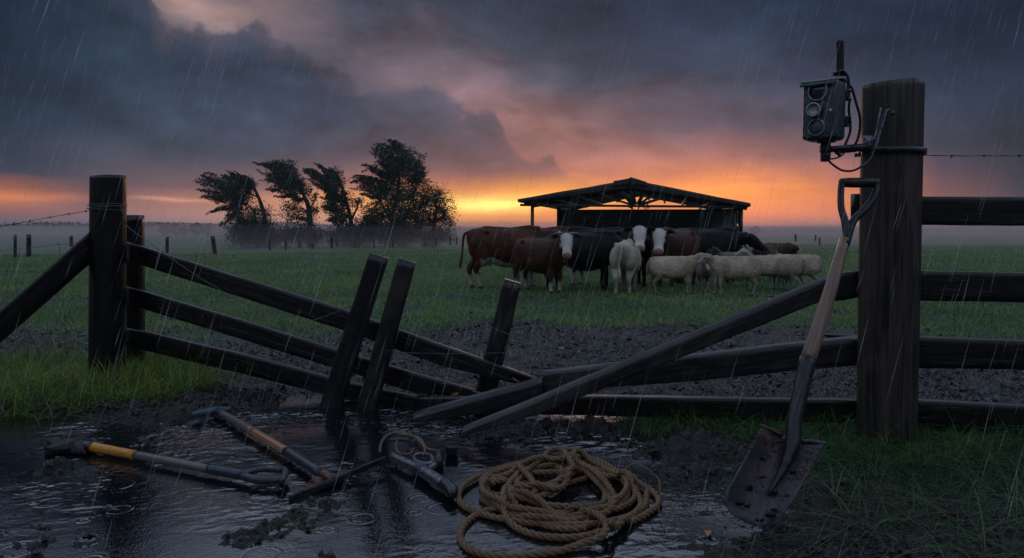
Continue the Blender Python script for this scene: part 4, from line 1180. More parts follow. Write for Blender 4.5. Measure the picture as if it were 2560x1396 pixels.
def animal(kind, loc, yaw, scale, coat, label, cat, group, look=None, headdir=None, neck=(0.42, 0.18), grazing=False, stance=0, horns=False, tags=False,
           white=(), tail=True, seed=0, head=True, udder=False):
    """x forward, y left, z up in the body's own frame; look = world direction of the face"""
    loc = (loc[0] * .918, loc[1] * .918); rg = random.Random(seed); cow = kind == 'cow'
    R = Matrix.Rotation(yaw, 3, 'Z'); Ri = R.inverted()
    mb = MB(); T = COW_T if cow else SHEEP_T
    rings = [ell_ring((x, 0, z), hh, hw, (1, 0, 0), (0, 0, 1), 22, 0.9, 0.9) for x, z, hh, hw in T]
    mb.rings(rings)
    segs = []
    def limb(pts, rad, nm, seg=12, flat=None):
        P = spline(pts, 4); n = len(P); rr = [float(np.interp(i / (n - 1) * (len(rad) - 1), range(len(rad)), rad)) for i in range(n)]
        mb.sweep(P, rr, seg, flat=flat, up=(0, 1, 0)); 
        for i in range(len(pts) - 1): segs.append((nm + str(i), pts[i], pts[i + 1]))
    st_ = [0, 0, 0, 0]
    if stance == 1: st_ = [0.10, -0.06, -0.08, 0.09]
    if stance == 2: st_ = [-0.05, 0.08, 0.10, -0.07]
    if cow:
        # withers, hip bones and pins give the top line its corners
        mb.sweep([(-0.80, 0, 1.24), (-0.45, 0, 1.325), (0.1, 0, 1.30), (0.52, 0, 1.335), (0.75, 0, 1.29)], [.06, .07, .06, .08, .10], 10)
        for s in (-1, 1):
            mb.ball((-0.44, s * .20, 1.26), .065, 10, 6); mb.ball((-0.80, s * .10, 1.19), .055, 10, 6)
            mb.ball((-0.62, s * .18, 0.92), .22, 14, 10, (1.0, .75, 1.4)); mb.ball((0.50, s * .18, 0.92), .21, 14, 10, (.95, .62, 1.4))
        mb.sweep([(0.35, 0, .66), (0.62, 0, .72), (0.80, 0, .84)], [.10, .12, .10], 10)
        for i, (x, s) in enumerate(((0.50, 1), (0.50, -1), (-0.62, 1), (-0.62, -1))):
            d = st_[i]
            if i < 2:
                limb([(x, s * .16, .86), (x - .02 + d * .3, s * .155, .66), (x + .02 + d * .7, s * .15, .42), (x + d * .95, s * .15, .24), (x + .005 + d, s * .15, .11)], [.14, .105, .066, .046, .050], 'front%d_' % i)
                mb.rings([ell_ring((x + .01 + d, s * .15, .13), .045, .045, (0, 0, 1), (1, 0, 0), 10), ell_ring((x + .02 + d, s * .15, .06), .055, .05, (0, 0, 1), (1, 0, 0), 10), ell_ring((x + .035 + d, s * .15, 0.0), .072, .058, (0, 0, 1), (1, 0, 0), 10)])
            else:
                limb([(x + .06, s * .17, .92), (x + .11 + d * .2, s * .18, .74), (x - .06 + d * .6, s * .165, .54), (x - .13 + d * .8, s * .155, .43), (x - .085 + d * .95, s * .155, .25), (x - .07 + d, s * .155, .11)], [.18, .155, .095, .066, .048, .050], 'hind%d_' % i)
                mb.rings([ell_ring((x - .06 + d, s * .155, .13), .045, .045, (0, 0, 1), (1, 0, 0), 10), ell_ring((x - .05 + d, s * .155, .06), .055, .05, (0, 0, 1), (1, 0, 0), 10), ell_ring((x - .035 + d, s * .155, 0.0), .072, .058, (0, 0, 1), (1, 0, 0), 10)])
        if udder:
            mb.ball((-0.42, 0, .64), .15, 14, 10, (1.25, .95, .9))
            for sx in (-.07, .07):
                for s in (-1, 1): mb.sweep([(-.42 + sx, s * .06, .54), (-.42 + sx, s * .07, .46)], [.025, .016], 8)
        nb = Vector((0.66, 0, 1.13)); nr = [.245, .19, .145, .13]
        hs = 1.22 if ('face' in white) else 1.0
    else:
        for s in (-1, 1):
            mb.ball((-0.40, s * .11, .58), .15, 12, 8, (1.0, .8, 1.2)); mb.ball((0.34, s * .10, .58), .145, 12, 8, (.9, .75, 1.25))
        for i, (x, s) in enumerate(((0.35, 1), (0.35, -1), (-0.42, 1), (-0.42, -1))):
            d = st_[i] * 0.6
            if i < 2:
                limb([(x, s * .11, .52), (x - .01 + d * .3, s * .105, .40), (x + .01 + d * .7, s * .10, .25), (x + d * .95, s * .10, .13), (x + .005 + d, s * .10, .06)], [.085, .060, .034, .023, .027], 'front%d_' % i)
                mb.rings([ell_ring((x + .01 + d, s * .10, .07), .027, .027, (0, 0, 1), (1, 0, 0), 8), ell_ring((x + .02 + d, s * .10, 0), .042, .034, (0, 0, 1), (1, 0, 0), 8)])
            else:
                limb([(x + .05, s * .115, .54), (x + .07 + d * .2, s * .12, .42), (x - .04 + d * .6, s * .11, .31), (x - .085 + d * .8, s * .10, .25), (x - .055 + d * .95, s * .10, .14), (x - .045 + d, s * .10, .06)], [.125, .09, .050, .036, .025, .028], 'hind%d_' % i)
                mb.rings([ell_ring((x - .04 + d, s * .10, .07), .027, .027, (0, 0, 1), (1, 0, 0), 8), ell_ring((x - .03 + d, s * .10, 0), .042, .034, (0, 0, 1), (1, 0, 0), 8)])
        nb = Vector((0.42, 0, .76)); nr = [.15, .12, .092, .082]
        hs = 0.64
    # neck and head
    L = Vector(look) if look is not None else R @ Vector((1, 0, -0.35))
    L = (Ri @ L).normalized()
    nd = Vector(headdir) if headdir is not None else Vector((1, 0, 0.45))
    nlen = neck[0]
    poll = nb + nd.normalized() * nlen
    mid = nb.lerp(poll, 0.5) + Vector((0, 0, -0.02))
    P = spline([nb + Vector((-.12, 0, -.10)) * (1 if cow else .6), nb, mid, poll - L * 0.02 * hs], 4)
    rr = [float(np.interp(i / (len(P) - 1) * 3, range(4), nr)) for i in range(len(P))]
    mb.sweep(P, rr, 14, flat=(1.18, .80), up=(0, 0, 1)); segs.append(('neck', nb, poll))
    up = Vector((0, 0, 1)); up = (up - L * up.dot(L))
    if up.length < 0.15: up = Vector((0, 0, 1)).cross(L).cross(L) * -1
    up.normalize(); sd = L.cross(up)
    H = lambda f, u, s: poll + (L * f + up * u + sd * s) * hs
    if cow:
        prof = [(-.07, .00, .09, .085), (0.0, .005, .135, .118), (.08, .0, .138, .125), (.16, -.005, .128, .122), (.24, -.015, .108, .100), (.33, -.03, .090, .084), (.41, -.042, .086, .092), (.47, -.05, .085, .102), (.515, -.055, .058, .075), (.535, -.058, .02, .03)]
    else:
        prof = [(-.10, .0, .10, .10), (0.0, .01, .145, .125), (.09, .0, .135, .115), (.18, -.01, .115, .095), (.28, -.03, .09, .075), (.37, -.04, .072, .066), (.43, -.045, .045, .045)]
    mb.rings([ell_ring(H(f, u, 0), hh * hs, hw * hs, L, up, 16, 0.92) for f, u, hh, hw in prof])
    # lower jaw
    mb.sweep([H(.08, -.10, 0), H(.25, -.10, 0), H(.42 if cow else .34, -.085, 0)], [.085 * hs, .06 * hs, .05 * hs], 10)
    # ears
    ev = []
    for s in (-1, 1):
        if cow:
            e0 = H(.03, .045, s * .10); e1 = H(-.02, .035, s * .20); e2 = H(.0, -.005, s * .315)
            e_r = [.034, .074, .016]
        else:
            e0 = H(.03, .03, s * .11); e1 = H(.01, -.0, s * .20); e2 = H(.02, -.07, s * .27); e_r = [.035, .052, .014]
        P = spline([e0, e1, e2], 4); rr = [float(np.interp(i / (len(P) - 1) * 2, range(3), e_r)) * hs for i in range(len(P))]
        mb.sweep(P, rr, 8, flat=(1.0, .45), up=up); ev.append((e0, e2))
        # brow and nostril wings
        mb.ball(H(.13, .055, s * .085), .038 * hs, 8, 6)
        if cow: mb.ball(H(.485, -.035, s * .048), .032 * hs, 8, 6)
    me, V = remesh('body', mb, 0.021 * (1 if cow else .72), 7 if cow else 5, M['hide'])
    # ---- colours of the coat, decided where the body is, not by light
    N = len(V); col = np.tile(np.array(coat[0], float), (N, 1))
    nz = fbm(V[:, 0] * 3 + seed, V[:, 1] * 3, V[:, 2] * 3, oct=3, seed=seed)
    dd = lambda a, b_: seg_dist(V, a, b_)
    lowz = V[:, 2]
    if len(coat) > 1:
        col = lerp(col, np.array(coat[1], float), sstep(nz, .42, .62)[:, None])
    W3 = np.array([0.62, 0.58, 0.53]); pink = np.array([.40, .20, .18])
    hd, ht = dd(tuple(H(-.05, 0, 0)), tuple(H(.52, -.03, 0)))
    hf = (V - np.array(poll)) @ np.array(L) / hs; hu = (V - np.array(poll)) @ np.array(up) / hs; hsd = (V - np.array(poll)) @ np.array(sd) / hs
    nearhead = (hd < .20 * hs) & (hf > -.05)
    if 'face' in white:
        mk = (sstep(hf, .0, .03) * sstep(-np.abs(hsd) + nz * .03, -.125, -.10) * sstep(hu, -.17, -.13) * nearhead)[:, None]
        mk = np.maximum(mk, (sstep(hf, .25, .30) * nearhead)[:, None])
        col = lerp(col, W3, mk)
        eye_patch = np.zeros(N)
    if 'headwhite' in white:
        col = lerp(col, W3, (sstep(hf, -.08, .0) * nearhead)[:, None])
    if cow and 'darkmuzzle' not in white and ('face' in white or 'headwhite' in white):
        col = lerp(col, pink, (sstep(hf, .455, .49) * nearhead * sstep(hu, -.115, -.09))[:, None])
    if 'belly' in white:
        mk = sstep(.70 + .10 * (nz - .5) - lowz, -.02, .05) * sstep(V[:, 0], -.62, -.50) * sstep(.62 - V[:, 0], 0, .1) * (np.abs(V[:, 1]) < .30)
        col = lerp(col, W3 * .8, mk[:, None])
    if 'legs' in white:
        mk = sstep(.30 + .16 * (nz - .5) - lowz, -.02, .05); col = lerp(col, W3 * .62, mk[:, None])
    if 'brisket' in white:
        mk = sstep(V[:, 0], .55, .7) * sstep(1.0 - lowz, 0, .15) * (hd > .2); col = lerp(col, W3 * .75, mk[:, None])
    if 'patch' in white:
        mk = sstep(nz, .60, .64); col = lerp(col, W3 * .8, mk[:, None])
    if 'darkface' in white:
        col = lerp(col, np.array([.02, .018, .018]), (sstep(hf, -.02, .06) * nearhead)[:, None])
    if not cow and 'darkface' not in white:
        col = lerp(col, np.array([.42, .37, .33]), (sstep(hf, .08, .16) * nearhead)[:, None])
        mk = sstep(.30 - lowz, 0, .05); col = lerp(col, np.array([.34, .30, .27]), mk[:, None])
    if cow:
        col = lerp(col, np.array([.012, .011, .012]), sstep(.055 - lowz, -.008, .005)[:, None])     # hooves
        if horns or True:
            pass
    else:
        col = lerp(col, np.array([.03, .026, .024]), sstep(.035 - lowz, -.004, .004)[:, None])
    if not cow:
        # fleece stands off the body in small locks
        me.update(); nn = np.zeros(N * 3, np.float32); me.vertices.foreach_get('normal', nn); nn = nn.reshape(-1, 3)
        fl = sstep(lowz, .36, .46) * (1 - sstep(hf, .05, .12) * nearhead)
        lk = (fbm(V[:, 0] * 40, V[:, 1] * 40, V[:, 2] * 40, oct=2, seed=3) - .5) * .022 + 0.009
        V = V + nn * (lk * fl)[:, None].astype(np.float32)
        me.vertices.foreach_set('co', V.ravel().astype(np.float32))
    a = me.color_attributes.new('coat', 'FLOAT_COLOR', 'POINT'); cc = np.ones((N, 4), np.float32); cc[:, :3] = np.clip(col, 0, 1); a.data.foreach_set('color', cc.ravel())
    mat = M['hide'] if cow else M['wool']
    me.materials.clear(); me.materials.append(mat)
    gz_ = zat(loc[0], loc[1])
    root = empty(cat_name[cat], (loc[0], loc[1], gz_), label, cat, group)
    root.rotation_euler = (0, 0, yaw); root.scale = (scale,) * 3
    body = bpy.data.objects.new('body', me); link(body, root)
    def part(mbx, nm, mt, smooth=True):
        flat = [i for f in mbx.f for i in f]
        me2 = np_mesh(nm, np.array(mbx.v), flat, [len(f) for f in mbx.f], mt, None, smooth)
        me2.parent = root; return me2
    for s in (-1, 1):
        e = MB(); e.ball(H(.15, .022, s * (.108 if cow else .095)), .030 * hs * (1 if cow else 1.0), 10, 7); part(e, 'eye', M['eye'])
        if cow and nearhead.any():
            e = MB(); e.ball(H(.515, -.035, s * .040), .013, 8, 5, (1, 1, 1)); part(e, 'nostril', M['eye'])
        if horns:
            e = MB(); e.sweep(spline([H(-.01, .085, s * .07), H(-.01, .12, s * .13), H(.02, .13, s * .20), H(.05, .15, s * .245)], 4), list(np.linspace(.026, .006, 13)), 8); part(e, 'horn', M['horn'])
        if tags:
            e = MB(); e.box(H(.035, -.01, s * .225), (.012, .05, .06), Matrix((L, sd, up)).transposed(), .004); part(e, 'ear_tag', M['tag'], False)
    if tail:
        tc = coat[0]
        e = MB()
        if cow:
            P = spline([(-.82, 0, 1.24), (-.92, 0, 1.20), (-.955, .01, 1.02), (-.97, .02 + .05 * rg.random(), .80), (-1.0, .03, .60), (-1.03, .04, .44)], 5)
            rr = list(np.interp(np.linspace(0, 1, len(P)), [0, .15, .6, .78, .9, 1], [.045, .032, .020, .030, .036, .006]))
        else:
            P = spline([(-.53, 0, .74), (-.58, 0, .66), (-.59, 0, .52), (-.58, 0, .42)], 4); rr = list(np.interp(np.linspace(0, 1, len(P)), [0, .3, .8, 1], [.05, .045, .035, .01]))
        ids = e.sweep(P, rr, 8)
        flat = [i for f in e.f for i in f]
        o2 = np_mesh('tail', np.array(e.v), flat, [len(f) for f in e.f], mat, None, True, {'coat': np.tile(np.array(tc), (len(e.v), 1))}); o2.parent = root
    return root

cat_name = {'cow': 'cow', 'calf': 'calf', 'sheep': 'sheep'}
BROWN = [(.115, .036, .020), (.060, .020, .012)]; DBROWN2 = [(.085, .030, .018), (.045, .017, .011)]; DBROWN = [(.060, .022, .013), (.035, .014, .010)]; BLACK = [(.005, .005, .006), (.009, .008, .009)]
FLEECE3 = [(.36, .29, .23), (.50, .41, .33)]; FLEECE2 = [(.30, .24, .19), (.40, .33, .26)]; CREAM = [(.50, .42, .35), (.34, .28, .23)]; FLEECE = [(.42, .33, .25), (.58, .47, .36)]; GREYF = [(.17, .15, .135), (.24, .21, .18)]; BROWNF = [(.085, .045, .028), (.05, .03, .02)]
def tocam(x, y, dz=-0.55, ax=0.0): return Vector((-x * 0.9 + ax, -y, 0)).normalized() + Vector((0, 0, dz))
HERD = 'cattle huddled in front of the shelter'; FLOCK = 'sheep beside the cattle'
D = math.radians
def P_(px, Y): return (px - 1280) / F * Y
# name: position is the body's middle
animal('cow', (P_(1265, 15.7), 15.7), D(6), 0.875, BROWN, 'big red-brown cow standing side-on at the left end of the herd, tail hanging', 'cow', HERD, look=(1, .6, -.5), headdir=(1, 0, .05), white=('belly', 'legs', 'brisket', 'face'), udder=True, seed=1, stance=1)
x, y = P_(1352, 14.7), 14.75
animal('cow', (x, y), D(-48), 0.73, DBROWN2, 'smaller red-brown cow with short pale horns and a white face turned to the camera', 'cow', HERD, look=Vector((-x * .75, -y, 0)).normalized() + Vector((0.0, 0, -.85)), headdir=(.68, -.10, .62), neck=(.36, 0), horns=True, white=('face', 'legs'), seed=2, stance=0)
x, y = P_(1455, 15.0), 15.0
animal('cow', (x, y), D(-12), 0.80, BLACK, 'black cow directly right of the horned brown cow, its head hidden', 'cow', HERD, look=(1, .3, -.9), headdir=(1, .1, -.25), white=(), seed=3, stance=2)
animal('cow', (P_(1500, 16.4), 16.4), D(168), 0.86, BLACK, 'black cow behind the other black one, facing left', 'cow', HERD, look=(-1, .5, -.4), headdir=(1, 0, .1), white=('legs',), seed=4, stance=1)
animal('cow', (P_(1352, 19.0), 19.0), D(8), 0.87, DBROWN, 'dark brown cow farthest back, only its back showing above the brown ones', 'cow', HERD, look=(1, -.4, -.4), headdir=(1, 0, .3), white=(), seed=5)
x, y = P_(1568, 14.35), 14.45
animal('cow', (x, y), D(74), 0.70, CREAM, 'cream calf with its rump to the camera, in the middle of the herd', 'calf', HERD, look=(.3, 1, -.6), headdir=(1, 0, .0), white=('headwhite',), seed=6, stance=1)
x, y = P_(1606, 15.55), 16.4
animal('cow', (x, y), D(-94), 0.86, BLACK, 'black cow with a white face looking over the cream calf', 'cow', HERD, look=Vector((-x, -y, 0)).normalized() + Vector((0.02, 0, -.72)), headdir=(.72, -.03, .42), neck=(.34, 0), white=('face',), seed=7)
x, y = P_(1690, 16.3), 16.3
animal('cow', (x, y), D(-128), 0.85, DBROWN, 'dark brown cow, its white face between yellow ear tags, right of the cream calf', 'cow', HERD, look=Vector((-x, -y, 0)).normalized() + Vector((0.0, 0, -.78)), headdir=(.75, .10, .30), neck=(.34, 0), tags=True, white=('face',), seed=8)
animal('cow', (P_(1762, 17.2), 17.2), D(2), 0.87, BLACK, 'black cow side-on before the shelter wall, behind the two nose-to-nose sheep', 'cow', HERD, look=(1, -.5, -.6), headdir=(1, 0, .0), white=(), seed=9)
animal('cow', (P_(1828, 18.0), 18.0), D(-115), 0.74, BLACK, 'black cow with small white patches below the torn sheet on the shelter corner', 'cow', HERD, look=(-.3, -1, -.6), headdir=(1, 0, .1), white=('patch',), seed=10)
# the flock
animal('sheep', (P_(1683, 14.3), 14.3), D(-4), 0.76, FLEECE, 'pale sheep facing right, its nose meeting the next sheep', 'sheep', FLOCK, look=(1, -.35, -.35), headdir=(.8, .05, .42), neck=(.24, 0), seed=11, stance=1)
animal('sheep', (P_(1836, 14.0), 14.0), D(183), 0.77, FLEECE, 'pale sheep facing left, its nose meeting the sheep on its left', 'sheep', FLOCK, look=(-1, -.35, -.40), headdir=(.85, .05, .38), neck=(.24, 0), seed=12, stance=2)
animal('sheep', (P_(1762, 15.3), 15.3), D(-100), 0.62, GREYF, 'small grey lamb-sized sheep between the two nose-to-nose sheep', 'sheep', FLOCK, look=(0.1, -1, -.6), headdir=(.8, 0, .2), neck=(.20, 0), seed=13)
animal('sheep', (P_(1836, 16.0), 16.0), D(-160), 0.78, GREYF, 'dark-faced sheep peering out behind the left-facing pale sheep', 'sheep', FLOCK, look=(-.7, -1, -.3), headdir=(.7, 0, .6), neck=(.25, 0), white=('darkface',), seed=14)
animal('sheep', (P_(1921, 15.2), 15.2), D(158), 0.74, FLEECE3, 'pale sheep with its head raised to the left above the flock', 'sheep', FLOCK, look=(-1, -.15, -.22), headdir=(.62, -.05, .68), neck=(.27, 0), seed=15, stance=1)
animal('sheep', (P_(1962, 15.0), 15.0), D(128), 0.70, FLEECE2, 'pale sheep overlapping the raised-head sheep, rump turned to the camera', 'sheep', FLOCK, look=(-1, .6, -.3), headdir=(1, 0, .1), neck=(.22, 0), seed=16)
animal('sheep', (P_(1992, 15.5), 15.5), D(172), 0.78, FLEECE, 'rightmost pale sheep of the flock, standing side-on', 'sheep', FLOCK, look=(-1, .5, -.4), headdir=(1, 0, .1), neck=(.22, 0), seed=17, stance=2)
animal('sheep', (P_(1912, 18.0), 18.0), D(60), 0.95, BROWNF, 'brown sheep behind the head of the raised-head sheep', 'sheep', FLOCK, look=(1, .5, -.5), headdir=(1, 0, .0), neck=(.20, 0), seed=18)
animal('sheep', (P_(1946, 19.5), 19.5), D(-75), 0.95, BROWNF, 'farthest back brown sheep, at the right end of the flock', 'sheep', FLOCK, look=(1, .5, -.5), headdir=(1, 0, .0), neck=(.20, 0), seed=19)

# ------------------------------------------------------------------ the shovel leaning on the thick post
SH_Z0 = 0.03; _b = gnd(1908, 1325, SH_Z0); SH_YB = _b.y; SH_YT = 3.70; SH_ZT = 1.42
_m = (SH_YT - SH_YB) / (SH_ZT - SH_Z0)
def shp(px, py, off=0.0):
    r = ray(px, py); k_ = r.z / r.y
    Y = (SH_YB + _m * (EYE - SH_Z0)) / (1 - _m * k_)
    return at(px, py, Y + off)
def tube(pts, half, name, mat, parent, fn, seg=14, smooth=True, per=5, flat=None, up=None):
    """pts in picture columns/rows with a half width in pixels each; fn maps them onto the thing's own plane"""
    mb = MB(); P0 = [fn(*p) for p in pts]; P = spline(P0, per); n = len(P)
    R0 = [h / F * q.y for h, q in zip(half, P0)]
    R = [float(np.interp(i / (n - 1) * (len(R0) - 1), range(len(R0)), R0)) for i in range(n)]
    mb.sweep(P, R, seg, flat=flat, up=up)
    return mb.build(name, M[mat], parent, smooth)
m, k, out = new_mat('muddy_blade_steel')
tcn = k.n.new('ShaderNodeTexCoord'); o_ = tcn.outputs['Object']
a1 = k.noise(o_, 9.0, 6, .62, .4); a2 = k.noise(o_, 60.0, 5, .65, .6); a3 = k.noise(o_, 4.0, 4, .6)
c = k.mix(k.rng(a1, .35, .65), (.044, .040, .050, 1), (.095, .088, .105, 1))
c = k.mix(k.rng(k.add(k.mul(a1, .5), k.mul(a3, .5)), .50, .62), c, (.09, .045, .035, 1))
mudm = k.rng(k.add(k.mul(a2, .72), k.mul(a3, .28)), .565, .60)
c = k.mix(mudm, c, (.010, .009, .010, 1))
b = principled(k, c, k.rng(a2, .3, .7, .32, .55), 0.55, .5, bump(k, k.add(k.mul(mudm, .8), k.mul(a2, .3)), 1.0, .004))
k.l.new(k.math('SUBTRACT', .60, k.mul(mudm, .6)), b.inputs['Metallic'])
k.l.new(b.outputs[0], out.inputs[0]); M['blade'] = m

sv = empty('shovel', (_b.x, _b.y, 0), 'upright muddy shovel with a D-shaped grip leaning on the thick post', 'shovel')
tube([(2160, 540), (2112, 600), (2068, 752), (2016, 912)][1:], [13, 17, 20], 'shaft', 'shaft', sv, shp, 18)
tube([(2020, 898), (2000, 985), (1985, 1060), (1982, 1110), (1962, 1165), (1920, 1238)], [21, 19.5, 19, 20, 13, 4], 'socket', 'socket', sv, lambda x, y: shp(x, y, -0.010), 18)
gr = tube([(2103, 457), (2130, 457), (2165, 457), (2196, 457)], [11, 12.5, 12.5, 11], 'grip', 'grip', sv, shp, 14)
tube([(2105, 452), (2102, 480), (2103, 520), (2112, 552), (2118, 590), (2110, 612)], [8, 8, 8, 9, 11, 13.5], 'grip_arm', 'socket', sv, shp, 12)
tube([(2194, 452), (2186, 490), (2160, 526), (2134, 552), (2120, 588), (2110, 612)], [8, 9, 9.5, 9.5, 11, 13.5], 'grip_arm', 'socket', sv, shp, 12)
# blade: a dished sheet with a rolled tread at its shoulders
Ledge = [(0, 1903, 1070), (.3, 1862, 1145), (.6, 1816, 1228), (.74, 1812, 1258), (.86, 1828, 1288), (.95, 1872, 1312), (1, 1908, 1324)]
Redge = [(0, 2060, 1112), (.3, 2030, 1172), (.6, 1994, 1238), (.74, 1974, 1268), (.86, 1952, 1296), (.95, 1928, 1314), (1, 1910, 1325)]
def ed(E, v): return (float(np.interp(v, [e[0] for e in E], [e[1] for e in E])), float(np.interp(v, [e[0] for e in E], [e[2] for e in E])))
mb = MB(); NU, NV = 22, 34; fr = []; bk_ = []
for j in range(NV + 1):
    v = j / NV; l, r_ = ed(Ledge, v), ed(Redge, v); a_ = []; b2 = []
    for i in range(NU + 1):
        u = i / NU * 2 - 1; q = (u + 1) / 2
        px, py = lerp(l[0], r_[0], q), lerp(l[1], r_[1], q)
        sag = 14 * (1 - u * u) * (1 - v) * (1 if v < .1 else .6)          # top edge dips to the socket
        off = -0.040 * abs(u) ** 2.2 * (1 - .3 * v) + 0.012 * (1 - abs(u)) + 0.012 * v
        if v < .06: off += 0.030 * (1 - v / .06)
        p = shp(px, py + sag * .3, off); n_ = Vector((0.1, 0.9, 0.42)).normalized()
        a_.append(mb.vert(p)); b2.append(mb.vert(p + n_ * .0028))
    fr.append(a_); bk_.append(b2)
for j in range(NV):
    for i in range(NU):
        mb.face(fr[j][i], fr[j][i + 1], fr[j + 1][i + 1], fr[j + 1][i]); mb.face(bk_[j][i], bk_[j + 1][i], bk_[j + 1][i + 1], bk_[j][i + 1])
    mb.face(fr[j][0], fr[j + 1][0], bk_[j + 1][0], bk_[j][0]); mb.face(fr[j][-1], bk_[j][-1], bk_[j + 1][-1], fr[j + 1][-1])
for i in range(NU):
    mb.face(fr[0][i], bk_[0][i], bk_[0][i + 1], fr[0][i + 1]); mb.face(fr[-1][i], fr[-1][i + 1], bk_[-1][i + 1], bk_[-1][i])
bl = mb.build('blade', M['blade'], sv, True)
for pts in ([(1899, 1063), (1925, 1073), (1958, 1088)], [(2003, 1102), (2035, 1104), (2064, 1108)]):
    t_ = tube(pts, [4, 5, 4], 'tread', 'blade', sv, lambda x, y: shp(x, y, .018), 8, flat=(1, 2.0))
# clods of mud stuck to the blade
mb = MB(); rr = random.Random(3)
for (x, y, s) in ((1890, 1128, .012), (1905, 1146, .009), (1907, 1193, .011), (1876, 1220, .014), (1852, 1258, .016), (1926, 1288, .014), (1935, 1275, .010), (1950, 1105, .008), (1982, 1180, .009), (1935, 1232, .013), (1900, 1300, .014), (1868, 1265, .009), (1990, 1190, .007), (1970, 1240, .008)):
    mb.ball(shp(x, y, -.006), s, 8, 5, (rr.uniform(.8, 1.7), .45, rr.uniform(.5, 1.1)))
M['clod'] = plain_mat('wet_mud_clod', (.004, .004, .0045, 1), (.014, .012, .012, 1), .42, 0, 60, .004, spec=.3)
o = mb.build('mud_clod', M['clod'], sv, True); o['kind'] = 'stuff'

# ------------------------------------------------------------------ tools lying in the puddle
def G(z): return lambda x, y: gnd(x, y, z)
c0 = gnd(420, 1160); s1 = empty('spade', (c0.x, c0.y, 0), 'spade with a yellow band on its shaft lying flat in the puddle', 'spade')
tube([(222, 1116), (275, 1126), (338, 1138)], [13, 12, 11.5], 'yellow_band', 'yellow', s1, G(.035), 16)
tube([(336, 1137.5), (430, 1155), (526, 1174)], [10.6, 11, 10.6], 'shaft', 'shaft_grey', s1, G(.035), 16)
tube([(522, 1173), (560, 1180), (600, 1187), (622, 1190)], [12, 12.5, 12, 10], 'socket', 'blue_metal', s1, G(.035), 16)
tube([(606, 1188), (634, 1178), (668, 1173), (704, 1176)], [9, 7.5, 7.5, 8], 'grip_arm', 'blue_metal', s1, G(.045), 10)
tube([(604, 1190), (640, 1200), (672, 1202), (706, 1200)], [11, 10, 10, 10], 'grip_arm', 'blue_metal', s1, G(.035), 10)
tube([(702, 1172), (712, 1178), (711, 1190), (704, 1204)], [8, 10, 10, 9], 'grip', 'blue_metal', s1, G(.040), 12)
tube([(230, 1117), (205, 1112), (178, 1108)], [12.5, 11, 8], 'socket', 'blue_metal', s1, G(.040), 14)
def sheet(quad, name, mat, parent, th=.004, dish=.02, nu=12, nv=12, seed=1, ragged=0.0, crown=0.0):
    """curved steel sheet between four 3D corners"""
    a, b_, c_, d_ = [Vector(q) for q in quad]; mb = MB(); F1 = []; F2 = []; rr = random.Random(seed)
    nn = (b_ - a).cross(d_ - a).normalized(); nn = nn if nn.z > 0 else -nn
    for j in range(nv + 1):
        v = j / nv; r1 = []; r2 = []
        for i in range(nu + 1):
            u = i / nu; p = a.lerp(b_, u).lerp(d_.lerp(c_, u), v)
            s = 1 - crown * v * v * (2 * u - 1) ** 2
            ctr = a.lerp(b_, .5).lerp(d_.lerp(c_, .5), v)
            p = ctr + (p - ctr) * s
            p = p - nn * dish * (1 - (2 * u - 1) ** 2) + Vector((rr.uniform(-1, 1), rr.uniform(-1, 1), 0)) * ragged
            r1.append(mb.vert(p)); r2.append(mb.vert(p - nn * th))
        F1.append(r1); F2.append(r2)
    for j in range(nv):
        for i in range(nu):
            mb.face(F1[j][i], F1[j][i + 1], F1[j + 1][i + 1], F1[j + 1][i]); mb.face(F2[j][i], F2[j + 1][i], F2[j + 1][i + 1], F2[j][i + 1])
        mb.face(F1[j][0], F1[j + 1][0], F2[j + 1][0], F2[j][0]); mb.face(F1[j][-1], F2[j][-1], F2[j + 1][-1], F1[j + 1][-1])
    for i in range(nu):
        mb.face(F1[0][i], F2[0][i], F2[0][i + 1], F1[0][i + 1]); mb.face(F1[-1][i], F1[-1][i + 1], F2[-1][i + 1], F2[-1][i])
    return mb.build(name, M[mat], parent, True)
sheet([gnd(212, 1098, .050), gnd(214, 1134, .02), gnd(150, 1138, .0), gnd(148, 1108, .03)], 'blade', 'clod', s1, .006, -.030, seed=4, crown=.5, ragged=.004)
# lump of mud on the spade head
def lump(c, r, sc_, seed, name, parent=None, mat='clod'):
    mb = MB(); mb.ball(c, r, 20, 14, sc_); V = np.array(mb.v); d = V - np.array(c)
    n_ = fbm(V[:, 0] * 22 + seed, V[:, 1] * 22, V[:, 2] * 22, oct=4, seed=seed) - .5
    V = np.array(c) + d * (1 + 1.1 * n_)[:, None]; mb.v = [tuple(v) for v in V]
    return mb.build(name, M[mat], parent, True)
lump(gnd(172, 1118, .02), .095, (1.25, 1.0, .50), 3, 'mud_lump', s1); lump(gnd(190, 1093, .06), .055, (1.3, .8, .5), 5, 'mud_lump', s1)

c0 = gnd(650, 1110); s2 = empty('mattock', (c0.x, c0.y, 0), 'long-bladed digging tool with a blue crossbar handle lying across the puddle', 'digging tool')
tube([(481, 1038), (520, 1030), (552, 1026), (577, 1024)], [8, 9.5, 9, 7.5], 'crossbar', 'blue_grip', s2, G(.045), 14)
tube([(540, 1025), (549, 1031), (556, 1036)], [9.5, 10.5, 10], 'collar', 'blue_metal', s2, G(.042), 14)
tube([(550, 1032), (592, 1056), (634, 1081)], [9.5, 10.5, 11], 'shaft', 'shaft_grey', s2, G(.04), 16)
tube([(632, 1080), (674, 1104), (718, 1130)], [11.2, 11.5, 11.5], 'shaft', 'shaft_red', s2, G(.04), 16)
s2.children[-1]['label'] = 'red-brown middle length of the shaft'
tube([(716, 1129), (760, 1157), (802, 1184)], [12.5, 12.5, 14], 'socket', 'blue_metal', s2, G(.04), 16)
